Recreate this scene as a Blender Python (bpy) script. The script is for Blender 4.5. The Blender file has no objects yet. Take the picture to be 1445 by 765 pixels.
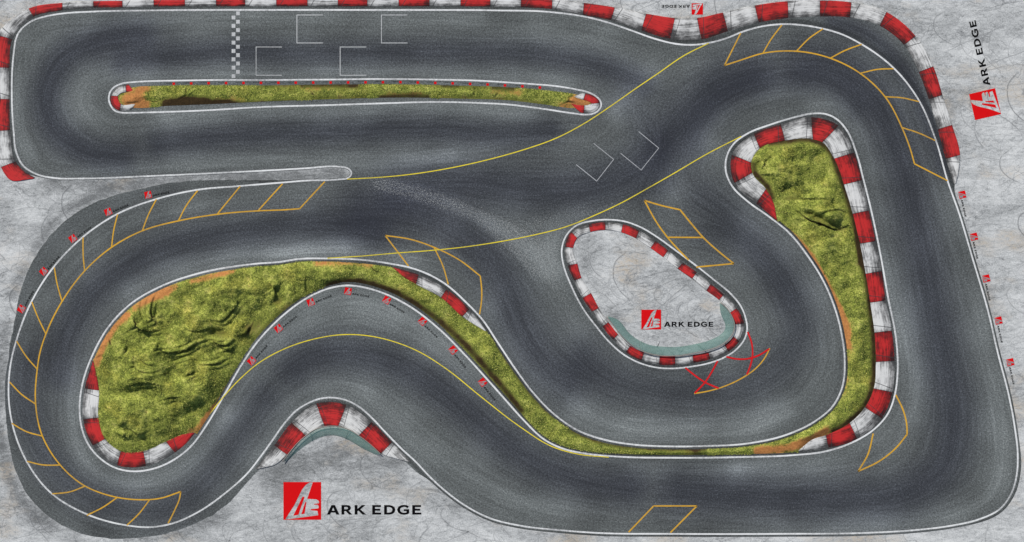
import bpy, bmesh, math, random
import numpy as np
from mathutils import Vector, kdtree
from mathutils.geometry import tessellate_polygon

random.seed(7)
RNG = np.random.default_rng(11)
S = 0.1                      # metres per traced unit
CX, CY = 722.5, 382.5
C = bpy.context.scene.collection


def P(x, y, z=0.0):
    return ((x - CX) * S, (CY - y) * S, z)


# ------------------------------------------------------------------ curves
def catmull(pts, closed=False, n=8):
    p = np.array(pts, float)
    N = len(p)
    out = []
    segs = N if closed else N - 1
    for i in range(segs):
        if closed:
            a, b, c, d = p[(i - 1) % N], p[i], p[(i + 1) % N], p[(i + 2) % N]
        else:
            b, c = p[i], p[i + 1]
            a = p[i - 1] if i > 0 else 2 * b - c
            d = p[i + 2] if i + 2 < N else 2 * c - b
        # centripetal-ish: scale tangents by chord length
        lb = max(np.linalg.norm(c - b), 1e-6)
        la = max(np.linalg.norm(b - a), 1e-6)
        lc = max(np.linalg.norm(d - c), 1e-6)
        m1 = ((b - a) / la * lb + (c - b) / lb * la) / (la + lb) * lb
        m2 = ((c - b) / lb * lc + (d - c) / lc * lb) / (lb + lc) * lb
        for k in range(n):
            t = k / n
            h00 = 2 * t**3 - 3 * t**2 + 1
            h10 = t**3 - 2 * t**2 + t
            h01 = -2 * t**3 + 3 * t**2
            h11 = t**3 - t**2
            out.append(h00 * b + h10 * m1 + h01 * c + h11 * m2)
    if not closed:
        out.append(p[-1])
    return np.array(out)


def resample(p, step, closed=False):
    q = np.vstack([p, p[:1]]) if closed else p
    d = np.concatenate([[0], np.cumsum(np.linalg.norm(np.diff(q, axis=0), axis=1))])
    n = max(2, int(round(d[-1] / step)))
    t = np.linspace(0, d[-1], n + 1)
    if closed:
        t = t[:-1]
    return np.stack([np.interp(t, d, q[:, 0]), np.interp(t, d, q[:, 1])], 1)


def gsmooth(p, sigma, closed):
    r = int(3 * sigma)
    k = np.exp(-0.5 * (np.arange(-r, r + 1) / sigma) ** 2)
    k /= k.sum()
    if closed:
        q = np.vstack([p[-r:], p, p[:r]])
    else:   # odd reflection keeps the ends where they are
        a = 2 * p[0] - p[1:r + 1][::-1]
        b = 2 * p[-1] - p[-r - 1:-1][::-1]
        q = np.vstack([a, p, b])
    return np.stack([np.convolve(q[:, i], k, 'valid') for i in (0, 1)], 1)


def curve(pts, closed=False, step=1.0, sigma=5):
    c = resample(catmull(pts, closed), 1.0, closed)
    if sigma and len(c) > 6 * sigma + 4:
        c = gsmooth(c, sigma, closed)
    return resample(c, step, closed) if step != 1.0 else c


def tangents(p, closed):
    if closed:
        t = np.roll(p, -1, 0) - np.roll(p, 1, 0)
    else:
        t = np.gradient(p, axis=0)
    return t / np.maximum(np.linalg.norm(t, axis=1, keepdims=True), 1e-9)


def offset(p, d, closed=True):
    t = tangents(p, closed)
    n = np.stack([t[:, 1], -t[:, 0]], 1)
    return p + n * d


def area(p):
    x, y = p[:, 0], p[:, 1]
    return 0.5 * np.sum(x * np.roll(y, -1) - np.roll(x, -1) * y)


# ------------------------------------------------------------------ numpy noise
def vnoise(x, y, seed=0):
    xi, yi = np.floor(x).astype(np.int64), np.floor(y).astype(np.int64)
    fx, fy = x - xi, y - yi
    fx = fx * fx * (3 - 2 * fx)
    fy = fy * fy * (3 - 2 * fy)

    def h(a, b):
        n = (a * 374761393 + b * 668265263 + seed * 974634777) & 0x7fffffff
        n = ((n ^ (n >> 13)) * 1274126177) & 0x7fffffff
        return ((n ^ (n >> 16)) & 0xffff) / 65535.0
    return (h(xi, yi) * (1 - fx) + h(xi + 1, yi) * fx) * (1 - fy) + (h(xi, yi + 1) * (1 - fx) + h(xi + 1, yi + 1) * fx) * fy


def fbm(x, y, scale, octv=4, seed=0):
    s = 0
    a = 1.0
    tot = 0
    for o in range(octv):
        s = s + a * vnoise(x / scale * 2**o + 17.3 * o, y / scale * 2**o - 9.1 * o, seed + o)
        tot += a
        a *= 0.5
    return s / tot * 2 - 1


def dist_to(X, Y, line, chunk=20000):
    """distance and index of the nearest sample of line for every point"""
    x, y = X.ravel(), Y.ravel()
    out = np.empty(x.size)
    idx = np.empty(x.size, np.int64)
    for i in range(0, x.size, chunk):
        d = (x[i:i + chunk, None] - line[None, :, 0]) ** 2 + (y[i:i + chunk, None] - line[None, :, 1]) ** 2
        j = d.argmin(1)
        idx[i:i + chunk] = j
        out[i:i + chunk] = np.sqrt(d[np.arange(len(j)), j])
    return out.reshape(X.shape), idx.reshape(X.shape)


def inside_grid(xs, ys, polys):
    m = np.zeros((len(ys), len(xs)), bool)
    for poly in polys:
        a, b = poly, np.roll(poly, -1, 0)
        for r, y in enumerate(ys):
            k = ((a[:, 1] <= y) & (b[:, 1] > y)) | ((b[:, 1] <= y) & (a[:, 1] > y))
            if not k.any():
                continue
            xc = np.sort(a[k, 0] + (y - a[k, 1]) / (b[k, 1] - a[k, 1]) * (b[k, 0] - a[k, 0]))
            m[r] ^= (np.searchsorted(xc, xs) % 2).astype(bool)
    return m


# ------------------------------------------------------------------ traced outlines
OUTER = curve([
    (496.6, 244.3), (491.3, 237.6), (480, 235.5), (430.6, 237.6), (400, 239.4), (317.7, 243.6), (211.8, 248.5), (113, 252),
    (77.7, 251.4), (53, 246.4), (31.8, 233), (23, 215.4), (19.4, 187), (16.6, 134), (17.7, 91.8), (20, 70), (22.4, 54.9),
    (26.5, 45.7), (34.8, 36.6), (45.7, 29.3), (64, 23.3), (91.5, 18.8), (130, 16.5), (211.8, 14.8), (400, 14.1), (550, 14.2),
    (700, 14.8), (770.6, 16.6), (823.6, 23.3), (855.3, 31), (890.6, 43), (926, 55.4), (954, 62), (975, 63.5), (1000, 60.7),
    (1028, 53), (1045, 45.9), (1073, 37.8), (1103, 34.2), (1129.7, 35.3), (1161.5, 40.6), (1186, 47.7), (1214.5, 61.8),
    (1262, 97), (1297.4, 143), (1320.4, 197.7), (1338, 258), (1352, 297), (1373.3, 367.7), (1394.5, 440), (1408, 498),
    (1422.8, 555), (1431.6, 601), (1436.2, 643.3), (1435, 668), (1428, 694.5), (1412, 717.4), (1380.4, 733.3), (1345, 741.4),
    (1292, 748), (1221.5, 752), (1100, 753.4), (947, 753.4), (841, 752), (788, 748), (735, 742), (691.9, 731.5), (660, 715.7),
    (628.3, 692.7), (607, 673.3), (586, 651), (566.3, 633), (540.3, 606.2), (523, 588), (505.7, 573.4), (488.4, 564.7),
    (471, 561.2), (453.8, 562.1), (436.5, 568.2), (419.2, 578.5), (401.9, 596.7), (384.6, 621), (367.3, 645), (350, 667),
    (317.7, 696), (282.4, 721), (243.6, 738.6), (211.8, 744), (176.5, 741), (123.6, 726.2), (70.6, 694.5), (37, 650),
    (21, 611.5), (14, 580), (12.4, 537), (17.7, 500), (23, 480.7), (44.8, 425), (76, 376.5), (116.5, 334.9), (166, 301.7),
    (220.7, 281), (279, 267.8), (339, 262.5), (400, 257.5), (430.6, 255), (480, 253), (491.3, 251.4)], True, sigma=2.5)
STRIP = curve([
    (154.4, 132), (160, 123.8), (171, 118.3), (189.8, 115.8), (217.5, 114.4), (250.7, 113.8), (300, 113), (360, 113), (466, 112.3),
    (536.5, 111.6), (607, 112.3), (677.7, 114), (720, 116.6), (753, 118.8), (786.4, 121.8), (814, 126.4), (828.5, 129.7),
    (839.6, 134.9), (847.4, 142.6), (848.5, 148.7), (844, 156.5), (835, 161), (825, 161.8), (808.6, 160), (775.4, 155),
    (742, 150.4), (720, 147.8), (677.7, 145.5), (621, 144), (536.5, 146), (466, 148.3), (360, 151.5), (300, 155.3),
    (211.8, 158.6), (184.3, 159.2), (171, 159), (162, 156.5), (155.5, 147.6), (153.3, 138.8)], True, sigma=2)
ISLE = curve([
    (413, 366.6), (400, 369), (360, 372.3), (339, 374.8), (282.4, 385.3), (229.5, 403), (183.6, 429.5), (151.8, 463), (130.6, 501),
    (116.5, 541), (112.3, 576), (114.7, 601), (123.6, 625.6), (141.2, 646.8), (162.4, 660.2), (187, 665.2), (211.8, 662.7),
    (240, 652), (268.3, 631), (293, 597.4), (317.7, 555), (340, 516.3), (358.3, 488.8), (385.8, 457.7), (413.2, 434),
    (440.7, 416.5), (468, 406), (492, 402.8), (513.9, 405.6), (541.3, 413.8), (579, 433), (618.4, 463.2), (657.6, 502.4),
    (686, 533.7), (713, 564), (738, 592), (770.6, 622), (795, 633.4), (823.6, 639.7), (876.5, 644.7), (947, 646),
    (1017.7, 645.7), (1045, 645), (1115.6, 642.6), (1168.6, 636.2), (1203.9, 623.9), (1232, 607), (1253.3, 583.3),
    (1263.2, 555), (1266.7, 523.2), (1264, 475), (1253.3, 420.6), (1242.7, 360.6), (1228.6, 293.5), (1218.7, 254.3),
    (1208.8, 217), (1193.9, 182.3), (1181.4, 168.6), (1166.5, 161.2), (1149, 160), (1121.8, 165.4), (1084.5, 176.8),
    (1054.7, 188.5), (1034.8, 203.4), (1025, 222), (1024.2, 242), (1032.4, 261.8), (1054.7, 284), (1084.5, 305.3),
    (1113, 328), (1136.8, 357), (1161.5, 396), (1179.2, 438.3), (1188, 473.6), (1191.8, 505), (1188, 548), (1175.6, 572.7),
    (1151, 593.9), (1115.6, 611.5), (1050, 626.5), (1000, 629.3), (947, 630), (894, 627.4), (851.8, 620.3), (816.5, 608),
    (784.7, 586.8), (753, 555), (728.2, 522), (702, 482.8), (681, 451.4), (657.6, 426.6), (631.4, 403), (605.3, 387.4),
    (579, 377.8), (553, 372.5), (511.8, 366.8), (466, 364.9)], True, sigma=3)
PLAZA = curve([
    (792.5, 353.6), (798.9, 332.4), (813, 318.3), (834.2, 312), (858.9, 310), (883.6, 313), (904.8, 321), (929.5, 336),
    (954.2, 354), (982.4, 375), (1007, 394.5), (1031.9, 415.3), (1046, 433), (1053, 452.4), (1054.5, 463), (1050.8, 478.2),
    (1040.6, 491.8), (1023.6, 503.7), (1001.5, 512.2), (976, 517.3), (950.5, 520), (928.4, 519), (904.6, 513), (882.5, 502),
    (860.4, 483.3), (840, 459), (823.6, 437), (806, 403), (795.3, 374.7)], True, sigma=3)
# outer rim of the tarmac where the wide run-off skirts the left hairpin
RUNOFF = curve([
    (420, 253.6), (350, 254.5), (300, 254.5), (247, 257.5), (197.7, 267), (158.9, 277), (116.5, 294.5), (81.2, 321.8), (53, 357), (31.8, 403), (21.2, 449),
    (14, 490), (7, 548), (8.8, 594), (17.7, 650), (35.3, 692.7), (63.5, 724.5), (98.9, 747), (141, 758.5), (183.6, 760),
    (226, 754.5), (268, 742), (317.7, 714), (353, 676), (364, 664)], False, sigma=4)

_w = np.stack([fbm(RUNOFF[:, 0], RUNOFF[:, 1], 12, 4, 91), fbm(RUNOFF[:, 0], RUNOFF[:, 1], 12, 4, 92)], 1) * 1.3
_w *= np.clip(np.minimum(np.arange(len(RUNOFF)), np.arange(len(RUNOFF))[::-1]) / 30.0, 0, 1)[:, None]
RUNOFF = RUNOFF + _w
sgn = 1 if area(OUTER) > 0 else -1
OUT_BIG = offset(OUTER, 4.0 * sgn)          # grow
if abs(area(OUT_BIG)) < abs(area(OUTER)):
    OUT_BIG = offset(OUTER, -4.0 * sgn)
_g = 1 if abs(area(offset(OUTER, 1.0))) > abs(area(OUTER)) else -1
# asphalt margin outside the white line, in places wider (it runs under the kerbs)
marg = np.full(len(OUTER), 4.0)
x_, y_ = OUTER[:, 0], OUTER[:, 1]
marg[(y_ < 240) & ((x_ < 60) | (y_ < 100)) & (x_ < 1000)] = 8.0
marg[(x_ >= 1000) & (y_ < 262)] = 13.0
marg[(x_ > 1080) & (x_ < 1335) & (y_ < 215)] = 17.0
marg[(x_ > 1140) & (x_ < 1325) & (y_ > 34) & (y_ < 185)] = 30.0
marg[(x_ > 1195) & (x_ < 1290) & (y_ > 34) & (y_ < 130)] = 40.0
marg[(x_ > 1330) & (y_ > 262) & (y_ < 640)] = 3.6
marg[(x_ > 1380) & (y_ >= 640)] = 5.0
marg[(y_ > 540) & (x_ > 350) & (x_ < 600)] = 10.0
marg[(y_ > 225) & (y_ < 262) & (x_ < 500) & (x_ > 50)] = 2.0
kk = np.exp(-0.5 * (np.arange(-24, 25) / 8.0) ** 2)
marg = np.convolve(np.concatenate([marg[-24:], marg, marg[:24]]), kk / kk.sum(), 'valid')
TARMAC = offset(OUTER, 1.0) - OUTER
TARMAC = OUTER + TARMAC * _g * marg[:, None]
# swap in the run-off rim between its two ends
i0 = int(np.argmin(np.hypot(*(TARMAC - RUNOFF[-1]).T)))
i1 = int(np.argmin(np.hypot(*(TARMAC - RUNOFF[0]).T + np.where(np.arange(len(TARMAC))[None, :] < len(TARMAC) * 0.7, 1e4, 0))))
assert i0 < i1, (i0, i1)
TARMAC = np.vstack([TARMAC[:i0], RUNOFF[::-1], TARMAC[i1 + 1:]])

GRASS_A = curve([
    (167, 136), (170, 132.8), (178, 130.3), (183, 124.8), (188.7, 123.3), (223, 121.6), (300, 120.5), (360, 120.6), (466, 119.3), (572, 119.3),
    (642, 120.7), (720, 123.4), (764, 127), (797.5, 131), (814, 133.6), (826, 139.5), (835, 145.6), (826, 151), (808.6, 152.6), (775.4, 148.4),
    (720, 141.8), (642, 139), (572, 137.7), (466, 140), (360, 144), (300, 146.9), (239.7, 149.3), (187.6, 151.8), (175, 149.5),
    (168.5, 144)], True, sigma=1.5)
_i = -1 if abs(area(offset(ISLE, 1.0))) > abs(area(ISLE)) else 1
gm = np.full(len(ISLE), 4.2)
gm[(ISLE[:, 0] > 480) & (ISLE[:, 0] < 760) & (ISLE[:, 1] < 470)] = 5.0
GRASS_B = ISLE + (offset(ISLE, 1.0) - ISLE) * _i * gm[:, None]
_p = -1 if abs(area(offset(PLAZA, 1.0))) > abs(area(PLAZA)) else 1
PLAZA_IN = PLAZA + (offset(PLAZA, 1.0) - PLAZA) * _p * 9.0


# ------------------------------------------------------------------ object helpers
def tag(o, label=None, cat=None, group=None, kind=None):
    if label: o['label'] = label
    if cat: o['category'] = cat
    if group: o['group'] = group
    if kind or cat: o['kind'] = kind or 'thing'
    return o


def link(name, me, mats, parent=None):
    o = bpy.data.objects.new(name, me)
    for m in (mats if isinstance(mats, (list, tuple)) else [mats]):
        me.materials.append(m)
    C.objects.link(o)
    if parent is not None:
        o.parent = parent
    return o


def empty(name, loc=(0, 0, 0)):
    o = bpy.data.objects.new(name, None)
    o.empty_display_size = 0.5
    o.location = loc
    C.objects.link(o)
    return o


def pymesh(name, verts, faces):
    me = bpy.data.meshes.new(name)
    me.from_pydata([tuple(v) for v in verts], [], [tuple(f) for f in faces])
    me.update()
    return me


def ribbon_geo(p, width, z, closed=False, base=0, local=(0.0, 0.0), vary=0.0, profile=None):
    """flat strip following p (traced units); returns verts, faces"""
    t = tangents(p, closed)
    n = np.stack([t[:, 1], -t[:, 0]], 1)
    w = np.full(len(p), width / 2)
    if vary:
        w = w * (1 + vary * fbm(p[:, 0], p[:, 1], 9, 2, 5))
    if profile is not None:
        w = w * profile
    a, b = p + n * w[:, None], p - n * w[:, None]
    v = []
    for i in range(len(p)):
        v.append(P(a[i, 0], a[i, 1], z))
        v.append(P(b[i, 0], b[i, 1], z))
    f = []
    m = len(p)
    for i in range(m if closed else m - 1):
        j = (i + 1) % m
        f.append((base + 2 * i, base + 2 * i + 1, base + 2 * j + 1, base + 2 * j))
    return v, f


def flip_up(me):
    bm = bmesh.new()
    bm.from_mesh(me)
    bm.normal_update()
    for f in bm.faces:
        if f.normal.z < 0:
            f.normal_flip()
    bm.to_mesh(me)
    bm.free()


def recenter(me):
    """move the origin to the middle of the mesh; returns the location"""
    co = np.empty(len(me.vertices) * 3)
    me.vertices.foreach_get('co', co)
    co = co.reshape(-1, 3)
    c = (co.min(0) + co.max(0)) / 2
    c[2] = co[:, 2].min()
    co -= c
    me.vertices.foreach_set('co', co.ravel())
    me.update()
    return c


def ribbon(name, pts, width, z, mat, closed=False, parent=None, sm=3, raw=False, step=2.0, vary=0.12):
    p = pts if raw else curve(pts, closed, 1.0, sm if len(pts) > 2 else 0)
    p = resample(p, step, closed)
    v, f = ribbon_geo(p, width, z, closed, vary=vary)
    me = pymesh(name, v, f)
    flip_up(me)
    if parent is None:
        c = recenter(me)
        o = link(name, me, mat)
        o.location = c
    else:
        me.transform(__import__('mathutils').Matrix.Translation(-Vector(parent.location)))
        o = link(name, me, mat, parent)
    return o


def polyline(name, runs, width, z, mat, parent=None):
    """sharp-cornered strips: every run is a list of points, mitred at its corners"""
    v, f = [], []
    for pts in runs:
        p = np.array(pts, float)
        n = len(p)
        base = len(v)
        for i in range(n):
            d0 = p[i] - p[i - 1] if i > 0 else p[1] - p[0]
            d1 = p[i + 1] - p[i] if i < n - 1 else p[-1] - p[-2]
            d0 = d0 / np.linalg.norm(d0)
            d1 = d1 / np.linalg.norm(d1)
            n0 = np.array([d0[1], -d0[0]])
            n1 = np.array([d1[1], -d1[0]])
            m = n0 + n1
            m = m / max(np.dot(m, m), 0.3) * 2
            m = m / 2 * width / 1.0
            v.append(P(*(p[i] + m * 0.5 * 2 / 2), z))
            v.append(P(*(p[i] - m * 0.5 * 2 / 2), z))
        for i in range(n - 1):
            f.append((base + 2 * i, base + 2 * i + 1, base + 2 * i + 3, base + 2 * i + 2))
    me = pymesh(name, v, f)
    flip_up(me)
    if parent is None:
        c = recenter(me)
        o = link(name, me, mat)
        o.location = c
    else:
        me.transform(__import__('mathutils').Matrix.Translation(-Vector(parent.location)))
        o = link(name, me, mat, parent)
    return o


def grid_mesh(name, polys, cell, zfun, afun, mat, extra_polys=()):
    allp = np.vstack(polys)
    xs = np.arange(allp[:, 0].min() - cell, allp[:, 0].max() + 2 * cell, cell)
    ys = np.arange(allp[:, 1].min() - cell, allp[:, 1].max() + 2 * cell, cell)
    X, Y = np.meshgrid(xs, ys)
    ins = inside_grid(xs, ys, polys)
    cellin = ins[:-1, :-1] | ins[1:, :-1] | ins[:-1, 1:] | ins[1:, 1:]
    used = np.zeros_like(ins)
    used[:-1, :-1] |= cellin
    used[1:, :-1] |= cellin
    used[:-1, 1:] |= cellin
    used[1:, 1:] |= cellin
    snap = used & ~ins
    kd_pts = np.vstack([resample(p, 0.35, True) for p in polys])
    kd = kdtree.KDTree(len(kd_pts))
    for i, q in enumerate(kd_pts):
        kd.insert((q[0], q[1], 0), i)
    kd.balance()
    for r, c in zip(*np.nonzero(snap)):
        co, _, _ = kd.find((X[r, c], Y[r, c], 0))
        X[r, c], Y[r, c] = co[0], co[1]
    vid = np.full(ins.shape, -1, np.int64)
    vid[used] = np.arange(used.sum())
    x, y = X[used], Y[used]
    z = zfun(x, y)
    co = np.stack([(x - CX) * S, (CY - y) * S, z], 1)
    a, b, c, d = vid[:-1, :-1][cellin], vid[1:, :-1][cellin], vid[1:, 1:][cellin], vid[:-1, 1:][cellin]
    faces = np.stack([a, b, c, d], 1)
    me = bpy.data.meshes.new(name)
    me.vertices.add(len(co))
    me.vertices.foreach_set('co', co.astype(np.float32).ravel())
    me.loops.add(faces.size)
    me.loops.foreach_set('vertex_index', faces.astype(np.int32).ravel())
    me.polygons.add(len(faces))
    me.polygons.foreach_set('loop_start', np.arange(0, faces.size, 4, dtype=np.int32))
    me.polygons.foreach_set('use_smooth', np.ones(len(faces), bool))
    me.update(calc_edges=True)
    me.validate()
    for k, val in afun(x, y).items():
        at = me.attributes.new(k, 'FLOAT', 'POINT')
        if len(val) == len(me.vertices):
            at.data.foreach_set('value', np.asarray(val, np.float32))
    return me


# ------------------------------------------------------------------ node helpers
class NT:
    def __init__(self, name):
        self.m = bpy.data.materials.new(name)
        self.m.use_nodes = True
        self.t = self.m.node_tree
        self.t.nodes.clear()
        self.out = self.t.nodes.new('ShaderNodeOutputMaterial')
        self.bsdf = self.t.nodes.new('ShaderNodeBsdfPrincipled')
        self.t.links.new(self.bsdf.outputs[0], self.out.inputs[0])

    def n(self, typ, **kw):
        nd = self.t.nodes.new(typ)
        for k, v in kw.items():
            setattr(nd, k, v)
        return nd

    def put(self, sock, v):
        if isinstance(v, bpy.types.NodeSocket):
            self.t.links.new(v, sock)
        else:
            sock.default_value = v

    def math(self, op, a, b=0.0, c=0.0, clamp=False):
        nd = self.n('ShaderNodeMath', operation=op, use_clamp=clamp)
        self.put(nd.inputs[0], a)
        self.put(nd.inputs[1], b)
        self.put(nd.inputs[2], c)
        return nd.outputs[0]

    def attr(self, name):
        return self.n('ShaderNodeAttribute', attribute_name=name).outputs['Fac']

    def pos(self, rot=0.0, scale=(1, 1, 1)):
        g = self.n('ShaderNodeNewGeometry')
        mp = self.n('ShaderNodeMapping')
        mp.inputs['Rotation'].default_value = (0, 0, rot)
        mp.inputs['Scale'].default_value = scale
        self.t.links.new(g.outputs['Position'], mp.inputs['Vector'])
        return mp.outputs[0]

    def noise(self, vec, scale, detail=3.0, rough=0.55, dist=0.0):
        nd = self.n('ShaderNodeTexNoise')
        self.put(nd.inputs['Vector'], vec)
        nd.inputs['Scale'].default_value = scale
        nd.inputs['Detail'].default_value = detail
        nd.inputs['Roughness'].default_value = rough
        nd.inputs['Distortion'].default_value = dist
        return nd.outputs['Fac']

    def ramp(self, fac, stops):
        nd = self.n('ShaderNodeValToRGB')
        e = nd.color_ramp.elements
        while len(e) < len(stops):
            e.new(0.5)
        for el, (p, c) in zip(e, stops):
            el.position = p
            el.color = (*c, 1) if len(c) == 3 else c
        self.put(nd.inputs[0], fac)
        return nd.outputs[0]

    def mix(self, fac, a, b, mode='MIX'):
        nd = self.n('ShaderNodeMix', data_type='RGBA', blend_type=mode)
        self.put(nd.inputs[0], fac)
        self.put(nd.inputs[6], a if isinstance(a, bpy.types.NodeSocket) else (*a, 1))
        self.put(nd.inputs[7], b if isinstance(b, bpy.types.NodeSocket) else (*b, 1))
        return nd.outputs[2]

    def mrange(self, v, a, b, c=0.0, d=1.0):
        nd = self.n('ShaderNodeMapRange', clamp=True)
        self.put(nd.inputs[0], v)
        for i, q in enumerate((a, b, c, d)):
            nd.inputs[i + 1].default_value = q
        return nd.outputs[0]

    def bump(self, h, strength, dist=0.05):
        nd = self.n('ShaderNodeBump')
        nd.inputs['Strength'].default_value = strength
        nd.inputs['Distance'].default_value = dist
        self.put(nd.inputs['Height'], h)
        self.t.links.new(nd.outputs[0], self.bsdf.inputs['Normal'])

    def done(self, color, rough=0.85, spec=0.25):
        self.put(self.bsdf.inputs['Base Color'], color if isinstance(color, bpy.types.NodeSocket) else (*color, 1))
        self.put(self.bsdf.inputs['Roughness'], rough)
        self.bsdf.inputs['Specular IOR Level'].default_value = spec
        return self.m


def mat_asphalt():
    m = NT('asphalt')
    p = m.pos()
    grain = m.noise(p, 5.5, 2.0, 0.75)
    grit = m.noise(p, 3.4, 3.0, 0.7)
    patch = m.noise(p, 0.16, 4.0, 0.6)
    f = m.math('MULTIPLY_ADD', m.attr('tone'), 0.33, 0.478)
    f = m.math('MULTIPLY_ADD', m.attr('streak'), 0.070, f)
    f = m.math('MULTIPLY_ADD', m.math('SUBTRACT', grain, 0.5), 1.05, f)
    f = m.math('MULTIPLY_ADD', m.math('SUBTRACT', grit, 0.5), 0.55, f)
    f = m.math('MULTIPLY_ADD', m.math('SUBTRACT', patch, 0.5), 0.2, f)
    col = m.ramp(f, [(0.0, (0.024, 0.0264, 0.027)), (0.25, (0.045, 0.049, 0.0485)), (0.5, (0.092, 0.101, 0.0995)),
                     (0.75, (0.166, 0.182, 0.180)), (1.0, (0.305, 0.33, 0.325))])
    blue = m.mix(m.math('MULTIPLY', m.attr('rubber_and_shade'), 0.8, clamp=True), col, m.mix(1.0, col, (0.89, 0.90, 1.15), 'MULTIPLY'))
    sp = m.math('GREATER_THAN', m.noise(p, 7.5, 2.0, 0.7), m.math('SUBTRACT', 0.74, m.math('MULTIPLY', m.attr('chips'), 0.165)))
    col = m.mix(m.math('MULTIPLY', sp, 0.7), blue, (0.36, 0.37, 0.36))
    m.bump(grain, 0.25, 0.02)
    return m.done(col, 0.9, 0.2)


def concrete_nodes(m, scuff=False):
    d = m.pos(math.radians(-22), (0.5, 1.05, 1))
    p = m.pos()
    big = m.noise(m.pos(math.radians(-24), (0.5, 1.3, 1)), 0.13, 5.0, 0.62, 1.0)
    mid = m.noise(d, 0.42, 6.0, 0.68, 0.9)
    fine = m.noise(d, 2.6, 4.0, 0.7, 0.5)
    grain = m.noise(p, 6.0, 2.0, 0.6)
    vein = m.math('ABSOLUTE', m.math('SUBTRACT', m.noise(d, 0.42, 4.0, 0.55, 1.2), 0.5))
    f = m.math('MULTIPLY_ADD', m.math('SUBTRACT', big, 0.5), 1.0, 0.60)
    f = m.math('MULTIPLY_ADD', m.math('SUBTRACT', mid, 0.5), 0.62, f)
    f = m.math('MULTIPLY_ADD', m.math('SUBTRACT', fine, 0.5), 0.8, f)
    f = m.math('MULTIPLY_ADD', m.math('SUBTRACT', grain, 0.5), 0.75, f)
    f = m.math('MULTIPLY_ADD', m.mrange(vein, 0.0, 0.014, 1.0, 0.0), -0.22, f)
    f = m.math('MULTIPLY_ADD', m.attr('grime'), -0.42, f)
    col = m.ramp(f, [(0.05, (0.13, 0.136, 0.136)), (0.3, (0.242, 0.250, 0.250)), (0.55, (0.405, 0.416, 0.413)), (0.85, (0.59, 0.60, 0.59))])
    # rusty stains with a shape of their own
    st = m.mrange(m.noise(m.pos(math.radians(-12), (0.6, 1, 1)), 0.15, 3.0, 0.6, 0.3), 0.54, 0.70)
    st = m.math('MULTIPLY', st, m.mrange(fine, 0.35, 0.65))
    col = m.mix(m.math('MULTIPLY', st, 0.7), col, (0.40, 0.31, 0.20))
    # thin cracks
    w = m.n('ShaderNodeTexVoronoi', feature='DISTANCE_TO_EDGE')
    wn = m.n('ShaderNodeTexNoise')
    m.put(wn.inputs['Vector'], p)
    wn.inputs['Scale'].default_value = 0.35
    wn.inputs['Detail'].default_value = 4
    vm = m.n('ShaderNodeVectorMath', operation='MULTIPLY_ADD')
    m.t.links.new(wn.outputs['Color'], vm.inputs[0])
    vm.inputs[1].default_value = (3.0, 3.0, 0)
    m.t.links.new(d, vm.inputs[2])
    m.t.links.new(vm.outputs[0], w.inputs['Vector'])
    w.inputs['Scale'].default_value = 0.30
    ck = m.mrange(w.outputs['Distance'], 0.0, 0.016, 1.0, 0.0)
    ck = m.math('MULTIPLY', ck, m.mrange(m.noise(p, 0.2, 2.0), 0.45, 0.6))
    col = m.mix(m.math('MULTIPLY', ck, 0.55), col, (0.12, 0.125, 0.13))
    if scuff:
        col = m.mix(m.math('MULTIPLY', m.attr('ink'), m.mrange(fine, 0.25, 0.6, 0.55, 1.0)), col, (0.10, 0.105, 0.11))
    m.bump(fine, 0.2, 0.02)
    return col


def mat_concrete(scuff=False):
    m = NT('scuffed_concrete' if scuff else 'concrete')
    return m.done(concrete_nodes(m, scuff), 0.85, 0.2)


def mat_paint(name, col, wear=0.35, under=(0.07, 0.074, 0.08)):
    m = NT(name)
    p = m.pos()
    w = m.math('ADD', m.math('MULTIPLY', m.noise(p, 3.2, 4.0, 0.75), 0.6), m.math('MULTIPLY', m.noise(p, 0.12, 2.0, 0.5), 0.5))
    k = m.mrange(w, 0.50, 0.72)
    tint = m.mix(m.noise(p, 0.5, 3.0), tuple(c * 0.78 for c in col), tuple(min(1, c * 1.12) for c in col))
    return m.done(m.mix(m.math('MULTIPLY', k, wear), tint, under), 0.75, 0.12)


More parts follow.
